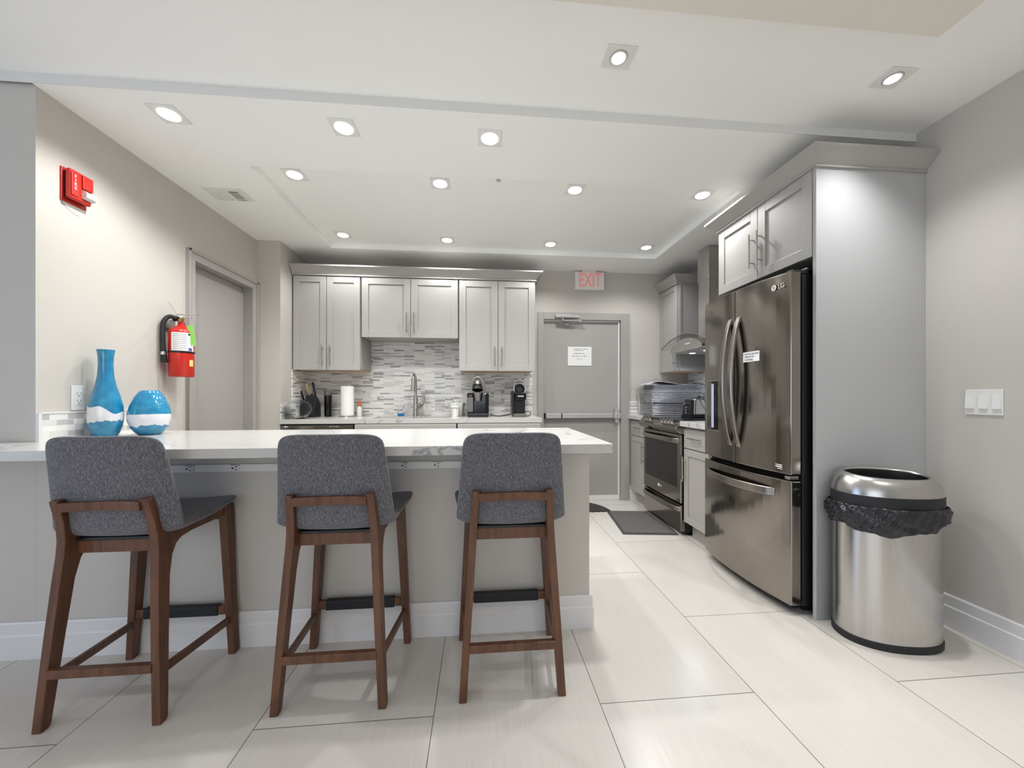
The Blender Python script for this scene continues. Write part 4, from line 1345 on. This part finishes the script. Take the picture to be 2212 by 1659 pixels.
lathe_local('tall_vase', [(r * .715, z * 1.015) for r, z in prof], (vx, vy), M['vase_tall'], 'tall blue glass bottle vase with white band on the bar top')
prof2 = [(.001, 0), (.055, 0), (.065, .004), (.098, .035), (.112, .07), (.112, .10), (.100, .14), (.078, .18), (.055, .206), (.046, .212), (.043, .210), (.05, .20), (.09, .14), (.10, .10), (.001, .03)]
lathe_local('round_vase', [(r * .765, z * 1.09) for r, z in prof2], (-1.732, 2.085), M['vase_round'], 'squat round blue glass vase with white band on the bar top')

# ------------------------------------------------------------------ fire alarm
t = thing('fire_alarm', (XL, 1.94, 2.14), 'red fire alarm horn strobe on the left wall', 'fire alarm')
MB().box(XL, XL + .008, 1.872, 1.982, 2.068, 2.226).build('back_plate', M['redplastic'], t, bev=.003)
MB().box(XL + .008, XL + .018, 1.884, 1.968, 2.085, 2.212).build('collar', M['black'], t)
hs = MB().box(XL + .016, XL + .040, 1.876, 1.974, 2.082, 2.222).build('housing', M['redplastic'], t, bev=.009, seg=4)
MB().box(XL + .040, XL + .048, 1.926, 1.972, 2.150, 2.214).box(XL + .040, XL + .044, 1.880, 1.912, 2.098, 2.208).build('front_relief', M['redplastic'], hs, bev=.003)
MB().cyl((XL + .043, 1.926, 2.122), (XL + .043, 1.974, 2.122), .020, n=18).build('strobe_lens', M['strobe'], t, smooth=True)
for i, ch in enumerate('FIRE'):
    text_mesh('fire_lettering', ch, .020, (XL + .0446, 1.896, 2.190 - i * .0185), (0, 1, 0), (0, 0, 1), M['ceramic'], hs)
t.location.z -= .014
dress(MB().prism([(1.885, 2.067), (1.978, 2.067), (1.976, 2.055), (1.955, 2.030), (1.935, 2.028), (1.918, 2.036), (1.897, 2.046)], EY, EZ, EX, XL, XL + .002, (0, 0, -.014)).build('wall_patch', M['recess']), 'unpainted plaster patch just below the red fire alarm', 'patch')

# ------------------------------------------------------------------ fire extinguisher
ex, ey, ez = XL + .085, 2.455, 1.262
t = thing('fire_extinguisher', (ex, ey, ez), 'red fire extinguisher hung on the left wall by the grey door', 'fire extinguisher')
R_ = .062
MB().lathe([(.001, ez), (R_ - .004, ez), (R_, ez + .006), (R_, ez + .275), (R_ - .006, ez + .290), (R_ - .025, ez + .306), (.020, ez + .318), (.017, ez + .34), (.001, ez + .34)], (ex, ey), 40).build('cylinder', M['red'], t, smooth=True)
def arcsheet(r, a0, a1, z0, z1, n=18):
    mb = MB()
    fn = lambda u, v: V((ex + r * math.cos(a0 + (a1 - a0) * u), ey + r * math.sin(a0 + (a1 - a0) * u), z0 + (z1 - z0) * v))
    return mb.grid(fn, n, 1)
lb = arcsheet(R_ + .0008, -1.75, .15, ez + .158, ez + .27).build('instruction_label', M['paper'], t, smooth=True)
mb = MB()
for k in range(9):
    fn = lambda u, v, k=k: V((ex + (R_ + .0013) * math.cos(-1.6 + 1.1 * u), ey + (R_ + .0013) * math.sin(-1.6 + 1.1 * u), ez + .168 + k * .0112 + .003 * v))
    mb.grid(fn, 10, 1)
mb.build('label_lines', M['ink'], lb, smooth=True)
arcsheet(R_ + .0014, -.42, .12, ez + .255, ez + .266).build('label_heading', M['black'], lb)
arcsheet(R_ + .0014, -.40, -.05, ez + .160, ez + .178).build('label_symbols', mat('blue_ink', srgb(70, 90, 150), .6), lb)
MB().lathe([(R_ + .001, ez + .146), (R_ + .003, ez + .147), (R_ + .003, ez + .156), (R_ + .001, ez + .157)], (ex, ey), 40, cap=False).build('strap', M['black'], t, smooth=True)
arcsheet(R_ + .001, -.30, .12, ez + .065, ez + .105, 8).build('maker_sticker', M['yellow'], t, smooth=True)
vl = MB().cyl((ex, ey, ez + .335), (ex, ey, ez + .372), .017).box(ex - .02, ex + .10, ey - .009, ey + .009, ez + .385, ez + .391).box(ex - .03, ex + .06, ey - .008, ey + .008, ez + .366, ez + .374).box(ex - .084, ex, ey - .012, ey + .012, ez + .345, ez + .365).build('valve', M['chrome'], t, bev=.002)
MB().cyl((ex + .014, ey - .016, ez + .352), (ex + .014, ey - .028, ez + .352), .012).build('gauge', M['brass'], t, smooth=True)
MB().tube([(ex - .012, ey - .012, ez + .372), (ex - .03, ey - .02, ez + .415), (ex - .05, ey - .03, ez + .455)], .0012, 6).tube([(ex + .02 + .016 * math.cos(a), ey - .02, ez + .372 + .016 * math.sin(a)) for a in [2 * PI * i / 14 for i in range(14)]], .0014, 6, closed=True).build('pull_pin', M['chrome'], t, smooth=True)
MB().tube([(ex - .012, ey - .016, ez + .362), (ex - .045, ey - .035, ez + .368), (ex - .060, ey - .055, ez + .33), (ex - .062, ey - .06, ez + .27), (ex - .060, ey - .06, ez + .20), (ex - .055, ey - .06, ez + .15)], .0125, 12, smooth_n=6).build('hose', M['rubber'], t, smooth=True)
MB().cyl((ex - .055, ey - .06, ez + .15), (ex - .055, ey - .06, ez + .13), .0145).build('hose_ferrule', M['chrome'], t, smooth=True)
MB().cyl((ex - .055, ey - .06, ez + .131), (ex - .053, ey - .06, ez + .085), .015, .017).build('nozzle', M['black'], t, smooth=True)
MB().box(XL, ex - .05, ey - .02, ey + .02, ez + .30, ez + .35).build('wall_bracket', M['nickel'], t)
MB().quadbox([(ex + .062, ey - .012, ez + .20), (ex + .088, ey - .004, ez + .195), (ex + .088, ey - .001, ez + .195), (ex + .062, ey - .009, ez + .20), (ex + .046, ey - .022, ez + .315), (ex + .072, ey - .014, ez + .32), (ex + .072, ey - .011, ez + .32), (ex + .046, ey - .019, ez + .315)]).build('inspection_tag', M['green'], t)

# ------------------------------------------------------------------ trash can
tc_, A_, B_, ROT = V((1.925, 1.585, 0)), .208, .132, math.radians(-10)
def oval(k, z, n=56, dx=0.0, a=None, b=None, e=2.25):
    a = A_ + k if a is None else a
    b = B_ + k if b is None else b
    out = []
    for i in range(n):
        q = 2 * PI * i / n
        cx_, sy_ = math.cos(q), math.sin(q)
        x = a * math.copysign(abs(cx_) ** (2 / e), cx_)
        y = b * math.copysign(abs(sy_) ** (2 / e), sy_)
        out.append(V((tc_.x + x * math.cos(ROT) - y * math.sin(ROT), tc_.y + x * math.sin(ROT) + y * math.cos(ROT), z)))
    return out


t = thing('trash_can', (tc_.x, tc_.y, 0), 'oval stainless trash can with open dome top beside the grey end panel', 'trash can')
MB().rings([oval(.002, 0.001), oval(.004, .006), oval(.004, .032), oval(0, .034)]).build('base_band', M['rubber'], t, smooth=True)
MB().rings([oval(0, .034), oval(0, .63), oval(-.004, .63), oval(-.004, .05)]).build('body', M['steel'], t, smooth=True, ang=30)
MB().rings([oval(.006, .635), oval(.008, .638), oval(.008, .686), oval(.004, .688)]).build('lid_band', M['rubber'], t, smooth=True, ang=30)
def tilt(ring, k):
    return [V((p_.x, p_.y, p_.z + k * (p_.y - tc_.y) / B_)) for p_ in ring]


MB().rings([oval(.006, .688), oval(.004, .705), tilt(oval(-.003, .735), .004), tilt(oval(-.013, .757), .009), tilt(oval(-.026, .772), .013), tilt(oval(-.036, .776), .016), tilt(oval(-.041, .773), .016), tilt(oval(-.043, .767), .016)], cap=False).build('dome_lid', M['domesteel'], t, smooth=True, ang=60)
MB().rings([tilt(oval(-.043, .767), .016), oval(-.045, .70)], cap=False).rings([oval(-.044, .70), oval(-.044, .701)]).build('opening', M['black'], t)
MB().obox(tc_ + V((.155, -.098, 0)), V((.94, .34, 0)), EZ, V((.34, -.94, 0)), -.016, .016, .694, .712, .0, .006).build('name_plate', M['nickel'], t, bev=.001)
# bin liner folded over the rim, hanging between body and lid
rs = []
n = 160
for j in range(17):
    v = j / 16
    ring = oval(0, 0, n)
    out = []
    for i, p_ in enumerate(ring):
        q = 2 * PI * i / n
        sag = .085 + .030 * math.sin(q * 1.0 + 4.0) + .012 * math.sin(3 * q + 1) + .006 * math.sin(9 * q)
        z = .640 - v * sag
        r_ = .008 + .012 * math.sin(PI * v) + .005 * math.sin(7 * q + 5 * v) + .005 * abs(math.sin(8.5 * q - 7 * v)) + .004 * abs(math.sin(14 * q + 9 * v)) + .003 * math.sin(37 * q + 11 * v)
        d_ = (p_ - tc_).normalized()
        d_.z = 0
        out.append(V((p_.x, p_.y, 0)) + d_ * max(.003, r_) + V((0, 0, z)))
    rs.append(out)
dress(MB().rings(rs, cap=False).build('trash_bag', M['bag'], smooth=True, ang=180, solid=-.001), 'black bin liner folded over the rim of the trash can', 'trash bag')

# ------------------------------------------------------------------ floor mats
a = math.radians(-7)
mo = V((1.175, 2.93, 0))
ux, uy = V((math.cos(a), math.sin(a), 0)), V((-math.sin(a), math.cos(a), 0))
t = thing('floor_mat', mo + ux * .23 + uy * .3, 'rectangular charcoal floor mat in front of the range', 'mat')
MB().obox(mo, ux, uy, EZ, 0, .455, 0, .615, .0005, .006).build('rubber_border', M['matedge'], t, bev=.002)
MB().obox(mo, ux, uy, EZ, .022, .433, .022, .593, .006, .010).build('carpet_face', M['mat'], t)
poly = []
for i in range(41):
    q = PI * i / 40
    for k in range(2):
        r_ = .385 if k == 0 else .368
        qq = q + (PI / 40) * (.0 if k == 0 else .5)
        if qq <= PI: poly.append((.905 + r_ * math.cos(qq), 3.525 + r_ * math.sin(qq)))
for i in range(1, 30):
    x = .905 - .385 + .77 * i / 30
    poly.append((x, 3.525 + (-.012 if i % 2 else 0)))
dress(MB().prism(poly, EX, EY, EZ, .0005, .012).build('rubber_mat', M['matblack']), 'half round black rubber mat with toothed edge by the exit door', 'mat')

# ------------------------------------------------------------------ ceiling fittings
def spot(o, z, watts, name='bulb', cone=140, blend=.6):
    l = bpy.data.lights.new(name, 'SPOT')
    l.energy = watts
    l.spot_size = math.radians(cone)
    l.spot_blend = blend
    l.shadow_soft_size = 0.035
    l.color = (0.975, 0.99, 1.0)
    lo = bpy.data.objects.new(name, l)
    COL.objects.link(lo)
    lo.parent = o
    lo.location = (0, 0, -.012)
    return lo


def downlight(label):
    t = thing('ceiling_light', (0, 0, 0), label, 'ceiling light', 'square downlights in the kitchen ceiling')
    MB().box(-.062, .062, -.062, .062, -.005, -.0005).build('trim_plate', M['white'], t, bev=.0015)
    MB().lathe([(.0435, -.0065), (.0435, -.0045)], (0, 0), 36).build('lens', M['lens'], t)
    spot(t, 0, SPOT_W)
    return t


L_ = [(-1.495, 1.903, ZK, 'square downlight nearest the left wall, in the row by the ceiling drop'),
      (-.687, 1.921, ZK, 'middle square downlight of the three beside the ceiling drop'),
      (.051, 1.933, ZK, 'square downlight beside the ceiling drop, nearest the sprinkler'),
      (-1.173, 2.434, ZT, 'leftmost square downlight in the front row of the ceiling tray'),
      (-.262, 2.451, ZT, 'square downlight in the front tray row, left of the sprinkler'),
      (.644, 2.448, ZT, 'square downlight in the front tray row, right of the sprinkler'),
      (1.547, 2.432, ZT, 'square downlight in the front tray row, nearest the refrigerator cabinet'),
      (-1.189, 3.305, ZT, 'leftmost square downlight in the back row of the ceiling tray'),
      (-.295, 3.331, ZT, 'second square downlight from the left in the back tray row'),
      (.648, 3.340, ZT, 'third square downlight from the left in the back tray row'),
      (1.563, 3.334, ZT, 'square downlight in the back tray row, nearest the range hood')]
first = downlight(L_[0][3])
first.location = (L_[0][0], L_[0][1], L_[0][2])
for x, y, z, l in L_[1:]:
    c = copy_tree(first)
    c.location = (x, y, z)
    c['label'] = l
    if y > 3:
        for ch in c.children:
            if ch.type == 'LIGHT':
                ch.data = ch.data.copy()
                ch.data.energy = SPOT_W * .72


def gimbal(label):
    t = thing('ceiling_light', (0, 0, 0), label, 'ceiling light', 'recessed gimbal lights in the front ceiling')
    MB().box(-.062, .062, -.052, .052, -.005, -.0005).build('trim_plate', M['white'], t, bev=.0015)
    MB().lathe([(.036, -.0065), (.036, -.004)], (0, 0), 36).build('gimbal_ring', M['nickel'], t)
    MB().lathe([(.034, -.0075), (.034, -.006)], (0, 0), 36).build('inner_ring', M['white'], t)
    MB().lathe([(.026, -.0085), (.026, -.007)], (0, 0), 36).build('lens', M['lens'], t)
    s = spot(t, 0, FRONT_W, cone=112, blend=1.0)
    return t


g1 = gimbal('recessed gimbal light in the front ceiling, above the bar end')
g1.location = (.571, 1.471, ZF)
g2 = copy_tree(g1)
g2.location = (1.812, 1.462, ZF)
g2['label'] = 'recessed gimbal light in the front ceiling, nearest the right wall'
for x, y, z in ((-2.6, -3.2, ZF), (0.2, -3.2, ZF), (2.05, -1.2, ZF), (2.05, .2, ZF), (-2.3, -.5, ZK), (-1.0, -.5, ZK), (.3, -.5, ZK)):  # unseen lamps, added to brighten the front room and its floor
    c = copy_tree(g1)
    c.location = (x, y, z)
    c['label'] = 'unseen gimbal light added behind the photographer to brighten the front room'

t = thing('sprinkler_head', (.117, 2.321, ZT), 'small ceiling sprinkler head in the ceiling tray', 'sprinkler')
MB().lathe([(.030, ZT - .004), (.034, ZT - .0005)], (.117, 2.321), 28).build('escutcheon', M['white'], t)
MB().cyl((.117, 2.321, ZT - .004), (.117, 2.321, ZT - .03), .008).cyl((.117, 2.321, ZT - .036), (.117, 2.321, ZT - .040), .016).cyl((.105, 2.321, ZT - .004), (.113, 2.321, ZT - .036), .0025).cyl((.129, 2.321, ZT - .004), (.121, 2.321, ZT - .036), .0025).build('head', M['chrome'], t, smooth=True)
MB().cyl((.117, 2.321, ZT - .012), (.117, 2.321, ZT - .026), .0085).build('bulb', M['hole'], t)
t = thing('ceiling_vent', (-1.68, 2.625, ZK), 'white ceiling vent with louvres near the left wall', 'vent')
MB().box(-1.805, -1.562, 2.548, 2.70, ZK - .006, ZK - .0005).build('frame', M['white'], t, bev=.002)
MB().box(-1.665, -1.605, 2.580, 2.690, ZK - .0075, ZK - .006).build('opening', M['hole'], t)
m_ = MB()
for k in range(6): m_.box(-1.7775 + k * .016, -1.7735 + k * .016, 2.580, 2.690, ZK - .010, ZK - .006)
for k in range(5): m_.box(-1.660 + k * .0125, -1.655 + k * .0125, 2.582, 2.688, ZK - .0105, ZK - .0065)
m_.box(-1.665, -1.605, 2.664, 2.670, ZK - .011, ZK - .0065)
m_.build('louvre', M['white'], t)
